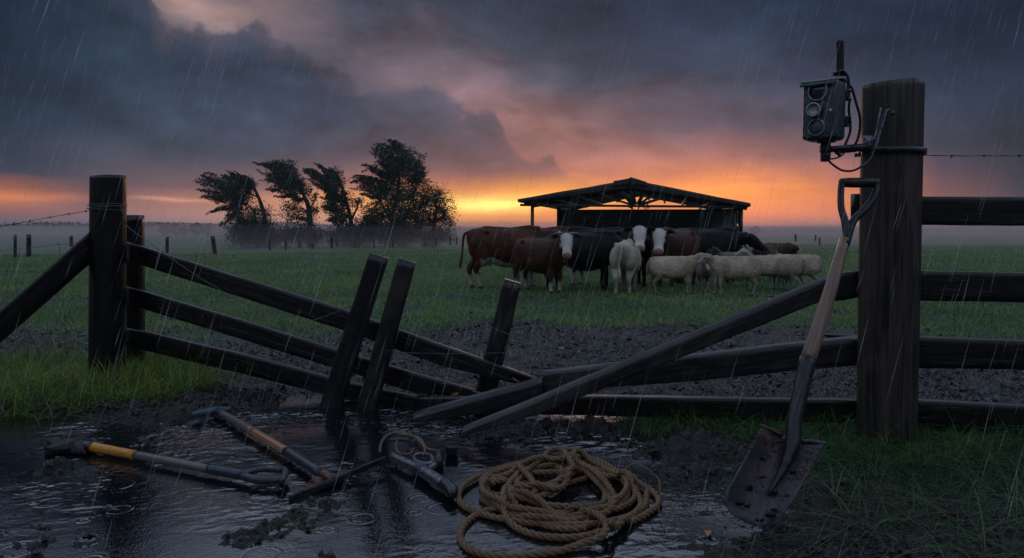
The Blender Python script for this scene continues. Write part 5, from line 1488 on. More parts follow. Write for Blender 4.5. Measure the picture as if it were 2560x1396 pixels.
M['rust'] = plain_mat('rusty_steel', (.060, .028, .020, 1), (.16, .085, .065, 1), .4, .4, 40, .002)
tube([(795, 1180), (814, 1190), (832, 1199)], [13, 14, 10], 'neck', 'rust', s2, G(.035), 14)
A1, B1 = gnd(722, 1241, .022), gnd(966, 1140, .075)
sheet([A1, B1, B1 + Vector((.004, .002, -.028)), A1 + Vector((.004, .002, -.034))], 'blade', 'black', s2, .007, .0, 20, 4, seed=6)
sheet([A1.lerp(B1, .12), A1.lerp(B1, .62), gnd(860, 1172, .03), gnd(775, 1200, .01)], 'blade_back', 'rust', s2, .004, .01, 14, 8, seed=6)
lump(gnd(795, 1205, .015), .035, (1.2, .8, .6), 8, 'mud_lump', s2, 'rust'); lump(gnd(835, 1177, .02), .030, (1.3, .7, .5), 9, 'mud_lump', s2, 'blue_grip')

# wire strainer with its cord
c0 = gnd(1050, 1180); s3 = empty('wire_strainer', (c0.x, c0.y, 0), 'steel hand tool with black end cap and looped cord, left of the rope', 'hand tool')
M['steel'] = plain_mat('scuffed_steel', (.07, .075, .095, 1), (.20, .20, .24, 1), .28, .7, 45, .0015)
tube([(980, 1138), (990, 1146), (1020, 1160), (1052, 1174)], [9, 12, 12, 13], 'barrel', 'steel', s3, G(.04), 16)
tube([(1042, 1172), (1050, 1174), (1060, 1178)], [17, 19, 17], 'collar', 'blue_metal', s3, G(.04), 18)
tube([(1056, 1178), (1082, 1194), (1112, 1212)], [15.5, 16.5, 17], 'handle', 'steel', s3, G(.042), 18)
tube([(1106, 1208), (1118, 1217), (1128, 1228), (1130, 1238)], [18, 19.5, 18.5, 12], 'end_cap', 'black', s3, G(.04), 18)
tube([(1084, 1150), (1076, 1159), (1056, 1160), (1038, 1152), (1036, 1142), (1050, 1136), (1072, 1138), (1084, 1150)], [6] * 8, 'ring', 'steel', s3, G(.04), 12)
tube([(1076, 1148), (1088, 1158), (1080, 1168), (1064, 1172)], [8, 9, 8, 6], 'lever', 'steel', s3, G(.035), 10)
tube([(1096, 1134), (1096, 1146), (1095, 1158)], [13, 14, 13], 'knob', 'black', s3, G(.04), 16)
M['cord'] = plain_mat('tan_cord', (.08, .045, .03, 1), (.24, .145, .10, 1), .55, 0, 80, .002)
M['cord_grey'] = plain_mat('grey_cord', (.03, .032, .036, 1), (.09, .09, .098, 1), .5, 0, 80, .002)
tube([(949, 1131), (953, 1108), (966, 1091), (985, 1084), (1006, 1087)], [4, 4, 4.5, 5, 5], 'cord', 'cord_grey', s3, G(.06), 8)
s3.children[-1]['label'] = 'grey end of the cord'
tube([(1003, 1087), (1030, 1090), (1052, 1102), (1062, 1118), (1072, 1124), (1096, 1128)], [5, 5, 5, 4.5, 4, 3], 'cord', 'cord', s3, G(.06), 8)
s3.children[-1]['label'] = 'tan length of the cord'
tube([(1008, 1090), (994, 1100), (990, 1120), (1000, 1134), (1024, 1134), (1036, 1120)], [2.2] * 6, 'cord', 'cord', s3, G(.05), 6)
tube([(1036, 1092), (1056, 1112), (1062, 1128), (1058, 1138)], [3, 3, 3, 2.5], 'cord', 'cord', s3, G(.07), 6)
# black plastic cup
def cup(px, py, w, h, label):
    mb = MB(); c = gnd(px, py, 0.0); s_ = c.y / F; a = w * s_ / 2; b_ = w * s_ * .42
    R = []
    for (z, f) in ((0.0, .75), (.008, .88), (h, 1.0), (h + .003, 1.0), (h + .003, .88), (.012, .74)):
        R.append([c + Vector((abs(math.cos(t)) ** .6 * math.copysign(1, math.cos(t)) * a * f, abs(math.sin(t)) ** .6 * math.copysign(1, math.sin(t)) * b_ * f - .02 * z / h, z)) for t in np.linspace(0, 2 * math.pi, 25)[:-1]])
    mb.rings(R); o = mb.build('plastic_cup', M['black'], None, True); tag(o, label, 'cup')
cup(1130, 1140, 34, .055, 'small black plastic cup standing open in the puddle by the looped cord')

# ------------------------------------------------------------------ the rope
m, k, out = new_mat('wet_manila_rope')
uv = k.n.new('ShaderNodeUVMap'); uv.uv_map = 'grain'; s = k.n.new('ShaderNodeSeparateXYZ'); k.l.new(uv.outputs[0], s.inputs[0])
f1 = k.noise(k.xyz(k.mul(s.outputs[0], 60.0), k.mul(s.outputs[1], 900.0)), 1.0, 4, .6); tcn = k.n.new('ShaderNodeTexCoord')
f2 = k.noise(tcn.outputs['Object'], 9.0, 4, .6)
c = k.mix(k.rng(f1, .3, .7), (.07, .036, .016, 1), (.33, .195, .095, 1)); c = k.mix(k.rng(f2, .45, .72, 0, .65), c, (.07, .042, .026, 1))
b = principled(k, c, .46, 0, .45, bump(k, f1, .9, .003)); k.l.new(b.outputs[0], out.inputs[0]); M['rope'] = m
def RP(pts): return [(1120 + x / 4.035, 1050 + y / 4.035, l) for x, y, l in pts]
rope_pts = RP([(330, 790, 0), (430, 850, 0), (560, 880, .6), (700, 800, 1), (900, 780, .6), (1080, 700, .8), (1200, 560, 1.2), (1100, 470, .4), (900, 470, .3), (820, 560, .3), (880, 660, .2), (1050, 640, .2),
    (1240, 520, 1.4), (1220, 400, 2.6), (1150, 300, 2.2), (1030, 310, 1.6), (940, 400, 1.6), (780, 480, 1.4), (660, 590, 1.8), (590, 700, 2.0), (640, 760, 2.2), (800, 800, 2.2), (1000, 860, 1.6), (1230, 880, 1.4), (1420, 920, 2.2), (1540, 980, 2.2), (1600, 1080, 2.2), (1540, 1180, 1.4),
    (1380, 1240, .6), (1180, 1310, .2), (900, 1360, 0), (600, 1385, 0), (330, 1350, 0), (170, 1270, 0), (125, 1150, 0), (200, 1020, 0), (350, 930, 0), (520, 885, .8), (620, 780, 1.4), (760, 690, 1.2), (1000, 690, 1.0), (1200, 600, 1.6), (1260, 500, 2.2), (1150, 410, 1.6), (950, 440, 1.0), (800, 540, 1.0),
    (700, 650, 1.4), (850, 760, .8), (870, 650, 2.4), (780, 530, 2.6), (660, 480, 2.0), (500, 520, 1.4), (350, 590, 1.0), (370, 700, .4), (500, 760, .3), (700, 740, .6), (900, 720, 1.3), (1120, 700, 1.4), (1260, 560, 1.8), (1380, 520, 1.6), (1500, 620, 1.4), (1600, 740, 1.2), (1640, 850, .9), (1540, 930, .6),
    (1300, 950, .6), (1080, 940, .5), (880, 890, .6), (740, 800, 1.6), (600, 720, 2.2), (560, 820, 1.6), (580, 960, .8), (680, 1080, .2), (880, 1160, .2), (1150, 1190, .2), (1400, 1170, .2), (1640, 1090, .9), (1820, 990, .6), (1940, 880, .6), (1930, 780, .6), (1840, 640, .8), (1700, 520, 1.0), (1540, 420, 1.0), (1380, 380, .8),
    (1240, 380, 3.2), (1000, 410, 1.9), (820, 470, 1.3), (620, 540, 1.6), (460, 600, 1.0), (380, 680, .6), (420, 770, .4), (600, 830, .5), (750, 900, .9), (900, 960, .8), (1150, 1000, .5), (1380, 990, .5), (1600, 930, 1.4), (1690, 830, .6), (1640, 740, 1.4), (1520, 590, 1.8), (1380, 480, 2.0), (1270, 400, 2.2),
    (1350, 380, 1.6), (1500, 440, 1.4), (1680, 540, 1.2), (1850, 610, .8), (2000, 680, .5), (2110, 770, .2), (2120, 860, .2), (2000, 950, .2), (1850, 1030, .2), (1640, 1110, 1.6)])
rope2_pts = RP([(1600, 590, .8), (1500, 560, .4), (1350, 600, .3), (1150, 650, .2), (960, 660, .2), (760, 640, .2), (640, 620, 1.2), (520, 610, 1.6), (430, 630, .6), (400, 720, .2), (480, 800, .2), (640, 860, .2), (760, 960, .2), (900, 1040, .2), (1100, 1090, .1), (1300, 1100, .1), (1420, 1060, .1), (1400, 1020, .1)])
def build_rope(pts, name, parent=None, rr_=.0135, seed=1):
    P0 = [gnd(x, y, .010 + l * .0175) for x, y, l in pts]; P = spline(P0, 7)
    # resample evenly
    Q = [P[0]]; acc = 0; step = .0075
    for i in range(1, len(P)):
        a, b_ = P[i - 1], P[i]; L = (b_ - a).length; t = step - acc
        while t <= L: Q.append(a.lerp(b_, t / L)); t += step
        acc = L - (t - step)
    Q = [((Q[max(0, i - 1)] + Q[i] * 2 + Q[min(len(Q) - 1, i + 1)]) / 4) for i in range(len(Q))]
    # let crossings rest on each other: push later passes above earlier ones
    A_ = np.array(Q); 
    for i in range(len(A_)):
        if i % 3: continue
        j = np.arange(0, max(0, i - 12))
        if len(j) == 0: continue
        d = np.hypot(A_[j, 0] - A_[i, 0], A_[j, 1] - A_[i, 1]); nearj = j[d < rr_ * 1.3]
        if len(nearj):
            zz = A_[nearj, 2]; cl = np.abs(zz - A_[i, 2]) < rr_ * 1.6
            if cl.any(): A_[i:i + 3, 2] = max(A_[i, 2], zz[cl].max() + rr_ * 1.7) if zz[cl].max() < .075 else A_[i, 2]
    zz = A_[:, 2].copy()
    for _ in range(14): zz[1:-1] = (zz[:-2] + zz[1:-1] * 2 + zz[2:]) / 4
    A_[:, 2] = zz; Q = [Vector(a) for a in A_]
    mb = MB(); n = len(Q); T = [(Q[min(i + 1, n - 1)] - Q[max(i - 1, 0)]).normalized() for i in range(n)]
    nrm = Vector((0, 0, 1)); nrm = (nrm - T[0] * nrm.dot(T[0])).normalized(); N_ = []
    for i in range(n):
        nrm = (nrm - T[i] * nrm.dot(T[i])).normalized(); N_.append(nrm.copy())
    pitch = rr_ * 7.0
    for s_ in range(3):
        pts_ = []
        for i in range(n):
            a = 2 * math.pi * (i * step / pitch + s_ / 3); b_ = T[i].cross(N_[i]); pts_.append(Q[i] + (N_[i] * math.cos(a) + b_ * math.sin(a)) * rr_ * .50)
        mb.sweep(pts_, rr_ * .56, 7)
    # loose fibres
    rg_ = random.Random(seed)
    for i in range(int(n * .55)):
        j = rg_.randrange(n); a = rg_.uniform(0, 6.28); b_ = T[j].cross(N_[j]); o_ = (N_[j] * math.cos(a) + b_ * math.sin(a)); c = Q[j] + o_ * rr_ * .95; L = rg_.uniform(.006, .020)
        d = (o_ * .6 + T[j] * rg_.uniform(-1, 1)).normalized(); mb.sweep([c, c + d * L * .5 + Vector((0, 0, .001)), c + d * L], [.0005, .0004, .0002], 3, cap=False)
    return mb.build(name, M['rope'], parent, True)
r1 = build_rope(rope_pts, 'rope', None, .0145, 1); tag(r1, 'thick twisted brown rope heaped in loose coils at the edge of the puddle', 'rope')
r2 = build_rope(rope2_pts, 'rope_underlay', r1, .0135, 2); r2.name = 'rope_coil'
r2.matrix_parent_inverse = Matrix.Translation(-Vector(r1.location)); 
rg3 = random.Random(12); loops = []
for q in range(64):
    a = q * .42; t = q / 64; R1 = 215 - 60 * t + 22 * math.sin(a * .37 + 1); R2 = 74 - 22 * t + 9 * math.sin(a * .61)
    loops.append((1395 + math.cos(a) * R1 + 14 * math.sin(a * 1.7) - 10, 1228 + math.sin(a) * R2 + 5 * math.sin(a * 2.3) + (6 if math.sin(a) > 0 else 0), .15 + .5 * t + .3 * abs(math.sin(a * 1.3))))
r3 = build_rope(loops, 'rope_coil', r1, .0138, 3)
# frayed strands at the right end of the rope
for i, pts in enumerate(([(1780, 500), (1850, 450), (1920, 450), (2030, 510), (2110, 580), (2140, 660), (2130, 740)], [(1770, 330), (1830, 370), (1880, 430), (1950, 460)], [(2100, 850), (2150, 970), (2190, 1050), (2150, 1160)], [(2120, 690), (2250, 720), (2370, 750), (2370, 800)])):
    tube([(1120 + x / 4.035, 1050 + y / 4.035) for x, y in pts], [2.0] * len(pts) if i == 0 else [1.1] * len(pts), 'frayed_strand', 'rope', r1, G(.03 if i == 0 else .02), 5)

# fallen leaves
M['deadleaf'] = plain_mat('orange_leaf', (.50, .20, .06, 1), (.30, .12, .05, 1), .5, 0, 60, .001)
def leaf(px, py, L, ang, label):
    c = gnd(px, py, 0); c.z = max(0.002, zat(c.x, c.y)) + .008; mb = MB(); dx_, dy2 = math.cos(ang), math.sin(ang); n = 6; T1 = []; B1 = []
    for i in range(n + 1):
        t = i / n; w = math.sin(math.pi * min(.98, t + .02)) * L * .28; p = c + Vector((dx_, dy2, .25)) * (t - .5) * L + Vector((0, 0, .006 * math.sin(t * 5)))
        T1.append([mb.vert(p + Vector((-dy2, dx_, .3)) * w), mb.vert(p - Vector((0, 0, .002))), mb.vert(p - Vector((-dy2, dx_, -.3)) * w)])
        B1.append([mb.vert(p + Vector((-dy2, dx_, .3)) * w - Vector((0, 0, .0012))), mb.vert(p - Vector((0, 0, .0032))), mb.vert(p - Vector((-dy2, dx_, -.3)) * w - Vector((0, 0, .0012)))])
    for i in range(n):
        for j in (0, 1): mb.face(T1[i][j], T1[i + 1][j], T1[i + 1][j + 1], T1[i][j + 1]); mb.face(B1[i][j], B1[i][j + 1], B1[i + 1][j + 1], B1[i + 1][j])
    o = mb.build('fallen_leaf', M['deadleaf'], None, True); tag(o, label, 'leaf')
leaf(1398, 888, .12, -.5, 'orange dead leaf on the mud below the right end of the slack wires')
leaf(1770, 1338, .055, 1.2, 'small orange leaf on the wet mud left of the shovel tip')
leaf(1452, 898, .07, .2, 'faint orange leaf scrap on the mud, just right of the bigger orange one')

# ------------------------------------------------------------------ trail camera on its bracket
CY = 3.66
CC = at(2060, 279, CY); RY = Matrix.Rotation(math.radians(-40), 3, 'Z')
def lc(x, y, z): return CC + RY @ Vector((x, y, z))
tcam = empty('trail_camera', tuple(at(2062, 352, CY)), 'green-black wildlife camera with an aerial beside the top of the thick post', 'camera')
m, k, out = new_mat('camera_housing')
tcn = k.n.new('ShaderNodeTexCoord'); a1 = k.noise(tcn.outputs['Object'], 30, 5, .65); vo = k.n.new('ShaderNodeTexVoronoi'); vo.inputs['Scale'].default_value = 260; k.l.new(tcn.outputs['Object'], vo.inputs[0])
drops = k.rng(vo.outputs['Distance'], .0, .55, 1, 0)
b = principled(k, k.mix(k.rng(a1, .35, .65), (.014, .034, .044, 1), (.055, .088, .102, 1)), .26, .0, .6, bump(k, k.add(drops, k.mul(a1, .6)), .7, .0015)); k.l.new(b.outputs[0], out.inputs[0]); M['housing'] = m
m, k, out = new_mat('camera_glass'); b = principled(k, (.006, .016, .030, 1), .06, 0, .8); k.l.new(b.outputs[0], out.inputs[0]); M['glass'] = m
def rbox(c, size, r, name, mat, parent=tcam, seg=5, R=RY, taper=1.0):
    mb = MB(); hx, hy, hz = [s / 2 for s in size]; sec = []
    for (sx, sy, a0) in ((1, 1, 0), (-1, 1, 90), (-1, -1, 180), (1, -1, 270)):
        for i in range(seg + 1):
            a = math.radians(a0 + 90 * i / seg); sec.append((sx * (hx - r) + math.cos(a) * r, sy * (hy - r) + math.sin(a) * r))
    rings = []; rz = min(r, hz * .9)
    for i in range(seg + 1):
        a = math.pi / 2 * (seg - i) / seg; rings.append((-hz + rz * (1 - math.sin(a)), rz * (1 - math.cos(a))))
    rings += [(-q[0], q[1]) for q in reversed(rings)]
    RR = []
    for z, ins in rings:
        tt = 1 - (1 - taper) * (z + hz) / (2 * hz)
        RR.append([Vector(c) + R @ Vector((x * (1 - ins / hx) * tt, y * (1 - ins / hy) * tt, z)) for x, y in sec])
    mb.rings(RR); return mb.build(name, M[mat], parent, True)
body = rbox(lc(0, .0, 0), (.165, .150, .285), .022, 'housing', 'housing')
rbox(lc(0, -.0755, -.004), (.148, .014, .262), .006, 'front_panel', 'housing')
def disc(x, z, r, y0, y1, name, mat, hole=None, parent=tcam, seg=28):
    mb = MB(); RR = []
    for (y, q) in ((y0, r), (y1 + .003, r), (y1, r - .003)):
        RR.append([lc(x + math.cos(t) * q, y, z + math.sin(t) * q) for t in np.linspace(0, 2 * math.pi, seg + 1)[:-1]])
    if hole:
        RR.append([lc(x + math.cos(t) * hole, y1, z + math.sin(t) * hole) for t in np.linspace(0, 2 * math.pi, seg + 1)[:-1]])
        RR.append([lc(x + math.cos(t) * hole, y1 + .012, z + math.sin(t) * hole) for t in np.linspace(0, 2 * math.pi, seg + 1)[:-1]])
    mb.rings(RR); return mb.build(name, M[mat], parent, False)
M['ring'] = plain_mat('scuffed_rim', (.22, .24, .27, 1), (.42, .42, .44, 1), .3, .2, 80, .0005)
disc(-.004, .085, .046, -.080, -.094, 'flash_window', 'housing', .040); disc(-.004, .085, .040, -.080, -.086, 'flash_glass', 'glass'); disc(-.004, .085, .0465, -.080, -.0955, 'rim', 'ring', .0405)
disc(-.014, -.004, .034, -.080, -.118, 'lens', 'housing', .025); disc(-.014, -.004, .025, -.080, -.104, 'lens_glass', 'glass'); disc(-.014, -.004, .0345, -.110, -.1195, 'rim', 'ring', .0265)
disc(-.006, -.086, .040, -.080, -.095, 'sensor_dome', 'housing', .034); disc(-.006, -.086, .034, -.080, -.090, 'sensor_face', 'housing'); disc(-.006, -.086, .0405, -.080, -.0962, 'rim', 'ring', .0365)
M['led'] = plain_mat('pale_indicator', (.70, .66, .55, 1), (.6, .55, .45, 1), .3, 0, 40, .0005)
disc(.055, -.010, .0075, -.078, -.088, 'indicator', 'led', seg=14)
for (x, z) in ((-.062, .118), (.062, .118), (-.062, -.120), (.062, -.118), (.062, .035), (-.062, .035)): disc(x, z, .0035, -.078, -.085, 'screw', 'ring', seg=8)
# sloping hood
mb = MB(); prof = [(-.096, .128), (-.096, .134), (-.05, .146), (.02, .155), (.070, .155), (.082, .146), (.082, .138), (.0, .146), (-.06, .138)]
mb.rings([[lc(x, y, z) for y, z in prof] for x in (-.084, -.080, .080, .084)]); mb.build('hood', M['housing'], tcam)
mb = MB(); mb.rings([[lc(x, y, z) for y, z in ((-.094, .134), (-.104, .112), (-.100, .110), (-.090, .128))] for x in (-.084, .084)]); mb.build('hood_lip', M['housing'], tcam)
# latches on the far side
for z in (.083, -.045):
    rbox(lc(.062, .088, z), (.055, .045, .050), .008, 'latch', 'black'); rbox(lc(.062, .098, z + .020), (.064, .052, .010), .004, 'latch_plate', 'housing'); rbox(lc(.062, .098, z - .020), (.064, .052, .010), .004, 'latch_plate', 'housing')
wp = lambda x, y, Y=CY: at(x, y, Y)
def wt(pts, r, name, mat, Y=CY, seg=10, per=6, Ys=None):
    mb = MB(); P = spline([at(p[0], p[1], p[2] if len(p) > 2 else Y) for p in pts], per); n = len(P)
    R = [float(np.interp(i / (n - 1) * (len(r) - 1), range(len(r)), r)) for i in range(n)] if hasattr(r, '__len__') else r
    mb.sweep(P, R, seg); return mb.build(name, M[mat], tcam, True)
wt([(2100, 190), (2100, 170), (2100, 130), (2100, 101)], [.021, .0180, .0180, .0175], 'aerial', 'black', CY + .05, 16)
wt([(2083, 186), (2100, 181), (2116, 188)], [.010, .012, .010], 'aerial_base', 'black', CY + .05, 12)
wt([(2086, 184), (2104, 178), (2116, 186), (2121, 205), (2120, 225)], .0075, 'cable', 'cable', CY + .02)
wt([(2121, 212), (2130, 222), (2140, 258), (2149, 290), (2150, 318), (2145, 345), (2138, 362)], .0068, 'cable', 'cable', CY + .04)
wt([(2124, 250), (2122, 275), (2126, 310), (2124, 335), (2113, 362)], .0062, 'cable', 'cable', CY + .05)
wt([(2070, 400), (2082, 412), (2105, 426), (2132, 427), (2158, 414), (2176, 396, 3.72), (2186, 372, 3.76), (2196, 335, 3.78), (2207, 295, 3.79), (2214, 276, 3.80)], .0055, 'cable', 'cable', CY)
wt([(2074, 398), (2090, 396), (2106, 388), (2112, 380)], .0040, 'cable', 'cable', CY)
# mounting bracket
br = empty('camera_bracket', tuple(at(2170, 380, 3.8)), 'steel arm and strap that hold the wildlife camera on the thick post', 'bracket')
def bt(pts, r, name, mat='socket', seg=14, per=4, parent=br):
    mb = MB(); P = spline([at(*p) for p in pts], per); n = len(P)
    R = [float(np.interp(i / (n - 1) * (len(r) - 1), range(len(r)), r)) for i in range(n)] if hasattr(r, '__len__') else r
    mb.sweep(P, R, seg); return mb.build(name, M[mat], parent, True)
bt([(2066, 350, CY), (2066, 357, CY)], .044, 'head_plate'); bt([(2064, 355, CY), (2064, 385, CY)], .024, 'swivel'); bt([(2052, 372, CY), (2066, 372, CY)], [.019, .021], 'clamp_knob', 'black'); bt([(2064, 384, CY), (2063, 404, CY)], [.025, .022], 'swivel_nut', 'black')
bt([(2070, 374, CY), (2110, 371, CY + .03), (2140, 370, CY + .08), (2166, 369, CY + .12)], [.015, .017, .019, .019], 'arm')
bt([(2088, 383, CY + .01), (2140, 378, CY + .08)], .005, 'stay_rod')
bt([(2140, 384, 3.76), (2140, 393, 3.76)], .007, 'bolt'); bt([(2092, 380, CY + .01), (2100, 388, CY + .01)], .010, 'bolt')
mb = MB(); c = at(2168, 366, 3.83); mb.box(c, (.050, .05, .105), Matrix.Rotation(math.radians(-20), 3, 'Z'), .006); mb.build('base_plate', M['steel'], br)
mb = MB(); mb.ball(at(2166, 369, 3.78), .034, 16, 10, (.8, .9, 1)); mb.build('ball_joint', M['socket'], br, True)
zt = at(2230, 374, 3.83).z; cpt = rp_c(zt); mb = MB(); RR = []
for a in np.linspace(0, 2 * math.pi, 49)[:-1]:
    d = Vector((math.cos(a), math.sin(a), 0)); tilt = -.004 * math.cos(a)
    RR.append([cpt + d * .158 + Vector((0, 0, -.017 + tilt)), cpt + d * .166 + Vector((0, 0, -.016 + tilt)), cpt + d * .166 + Vector((0, 0, .016 + tilt)), cpt + d * .158 + Vector((0, 0, .017 + tilt))])
ids = [[mb.vert(p) for p in r_] for r_ in RR]
for i in range(48):
    a_, b2 = ids[i], ids[(i + 1) % 48]
    for j in range(4): mb.face(a_[j], b2[j], b2[(j + 1) % 4], a_[(j + 1) % 4])
mb.build('strap', M['black'], br, True)
hk = empty('wire_hook', tuple(at(2200, 340, 3.80)), 'bent steel hook bars hanging on the front of the thick post below its top', 'hook')
bt([(2203, 270, 3.81), (2197, 300, 3.80), (2190, 335, 3.79), (2184, 352, 3.78)], .0050, 'hook_bar', 'steel', parent=hk); bt([(2234, 284, 3.815), (2228, 278, 3.81), (2218, 276, 3.80), (2210, 300, 3.79), (2198, 340, 3.775), (2188, 375, 3.76)], .0050, 'hook_bar', 'steel', parent=hk)
bt([(2232, 280, 3.83), (2231, 284, 3.79)], .010, 'bolt', 'steel', parent=hk)

# ------------------------------------------------------------------ windblown trees
def leaf_mat(name, c0, c1):
    m, k, out = new_mat(name)
    a = k.n.new('ShaderNodeVertexColor'); a.layer_name = 'tint'
    s = k.n.new('ShaderNodeSeparateColor'); k.l.new(a.outputs[0], s.inputs[0])
    c = k.mix(s.outputs[0], c0, c1)
    b = principled(k, c, 0.5, 0, 0.3); t = k.n.new('ShaderNodeBsdfTranslucent'); k.l.new(c, t.inputs[0])
    mx = k.n.new('ShaderNodeMixShader'); mx.inputs[0].default_value = 0.08
    k.l.new(b.outputs[0], mx.inputs[1]); k.l.new(t.outputs[0], mx.inputs[2]); k.l.new(mx.outputs[0], out.inputs[0]); return m
M['leaf'] = leaf_mat('willow_leaves', (0.016, 0.034, 0.026, 1), (0.050, 0.085, 0.050, 1))
M['leaf_dry'] = leaf_mat('thin_leaves', (0.022, 0.028, 0.020, 1), (0.060, 0.062, 0.040, 1))
M['bark'] = plain_mat('dark_bark', (0.014, 0.012, 0.011, 1), (0.035, 0.030, 0.026, 1), 0.8, 0, 4.0, 0.02)

def leaf_cloud(name, C, size, dirs, mat, parent, seed):
    """every leaf is a bent rhombus, long axis near dirs"""
    rg = np.random.default_rng(seed); n = len(C)
    d = dirs + rg.normal(0, 0.8, (n, 3)); d /= np.linalg.norm(d, axis=1)[:, None]
    q = rg.normal(0, 1, (n, 3)); s = np.cross(d, q); s /= np.linalg.norm(s, axis=1)[:, None]; nn = np.cross(d, s)
    L = (size * rg.uniform(0.6, 1.4, n))[:, None]; w = L * 0.34
    V = np.stack([C - d * L * .5, C + s * w * .5 + nn * w * .15, C + d * L * .5, C - s * w * .5 + nn * w * .15], 1)
    tint = np.repeat(rg.uniform(0, 1, n), 4)
    idx_ = np.arange(n * 4)
    return np_mesh(name, V.reshape(-1, 3), idx_, np.full(n, 4), mat, parent, False, {'tint': tint})

OX, OY, SC = 456.0, 320.0, 3.657
TY = 80.0
def tp(cx, cy, dy=0.0):
    p = at(OX + cx / SC, OY + cy / SC, TY)
    return Vector((p.x, p.y + dy, p.z))
PXM = TY / F / SC          # metres per crop pixel
def windy_tree(name, trunks, plumes, blobs, label, cat, seed, dens=1.0, size=0.24, leafm='leaf', sparse=(), group='windblown trees beyond the meadow', ty=0.0):
    rg = np.random.default_rng(seed); C = []; Dd = []
    root_p = tp(trunks[0][0][0], trunks[0][0][1], ty); root = empty(name, (root_p.x, root_p.y, zat(root_p.x, root_p.y)), label, cat, group)
    tb = MB()
    gz0 = zat(root_p.x, root_p.y)
    nodes = []
    for ti, tr in enumerate(trunks):
        pts = [tp(x, y, ty) for x, y in tr]
        if ti == 0: pts[0].z = gz0 - 0.3
        r0 = 0.28 if ti == 0 else 0.14
        P = spline(pts, 5); tb.sweep(P, list(np.linspace(r0, 0.05, len(P))), 9, wob=0.1); nodes += P
    for (tip, rt, wd) in plumes:
        a = tp(*tip, ty); b_ = tp(*rt, ty); ax = b_ - a; L = ax.length; wm = wd * PXM
        n = int(dens * 30 * L * wm / (size * size))
        # curved streamer, frayed into strands at the tip; real depth across the line of sight
        dep = rg.normal(0, 0.45) * wm
        ns = max(4, int(wd / 9))
        for s in range(ns):
            k = n // ns; t = rg.beta(1.5, 1.0, k); offu = rg.normal(0, .50); offv = rg.normal(0, .5); t0 = rg.uniform(0, .22)
            t = t0 + (1 - t0) * t
            spread = np.sqrt(np.clip(t, 0, 1)) * wm * (0.55 + .65 * t)
            perp = Vector((-ax.z, 0, ax.x)).normalized()
            c = np.array(a)[None] + np.array(ax)[None] * t[:, None] + np.array(perp)[None] * ((offu * spread + rg.normal(0, .24, k) * spread + .12 * L * np.sin(t * math.pi) * 0.3))[:, None]
            c[:, 1] += offv * spread * 1.2 + rg.normal(0, .3, k) * spread + dep * t
            C.append(c); Dd.append(np.tile(-np.array(ax.normalized()) + np.array([0, 0, .1]), (k, 1)))
        j = min(nodes, key=lambda q: (q - b_).length)
        Pb = spline([j, b_, b_.lerp(a, .5) + Vector((0, dep * .5, 0)), b_.lerp(a, .85) + Vector((0, dep * .85, 0))], 4); tb.sweep(Pb, list(np.linspace(.07, .015, len(Pb))), 6)
    for lst, dn in ((blobs, 21), (sparse, 10)):
        for (cx, cy, rx, ry) in lst:
            c0 = tp(cx, cy, ty); rxm, rym = rx * PXM, ry * PXM
            # a mass is made of many leaf bunches on twigs
            nb_ = max(14, int(dens * rxm * rym * 14))
            n = int(dens * dn * rxm * rym * math.pi / (size * size))
            bc = rg.normal(0, 1, (nb_, 3)); bc /= np.linalg.norm(bc, axis=1)[:, None]; bc *= rg.uniform(.15, 1, (nb_, 1)) ** (1 / 2.2)
            bc *= np.array([rxm, (rxm + rym) * .5, rym]); w = rg.integers(0, nb_, n)
            br = .28 if dn > 8 else .22
            c = np.array(c0)[None] + bc[w] + rg.normal(0, 1, (n, 3)) * br * min(1.6, rxm / 1.2 + .3)
            C.append(c); Dd.append(np.tile(np.array([-.6, 0, .3]), (n, 1)))
            j = min(nodes, key=lambda q: (q - c0).length)
            for i in range(min(nb_, 14)):
                e_ = Vector(bc[i]) + c0; tb.sweep(spline([j, j.lerp(e_, .5) + Vector((0, 0, .2)), e_], 3), [.05, .045, .035, .028, .02, .014, .01], 5)
    C = np.concatenate(C); Dd = np.concatenate(Dd)
    for ax_ in range(3): C[:, ax_] += (fbm(C[:, 0] * .8 + ax_ * 7, C[:, 1] * .8, C[:, 2] * .8, oct=3, seed=seed + ax_) - .5) * 1.25 * (0.5 if ax_ == 0 else 1)
    C[:, 2] = np.maximum(C[:, 2], gz0 + .1)
    leaf_cloud('crown', C, size, Dd, M[leafm], root, seed)
    tb.build('trunk', M['bark'], root, True)
    return root

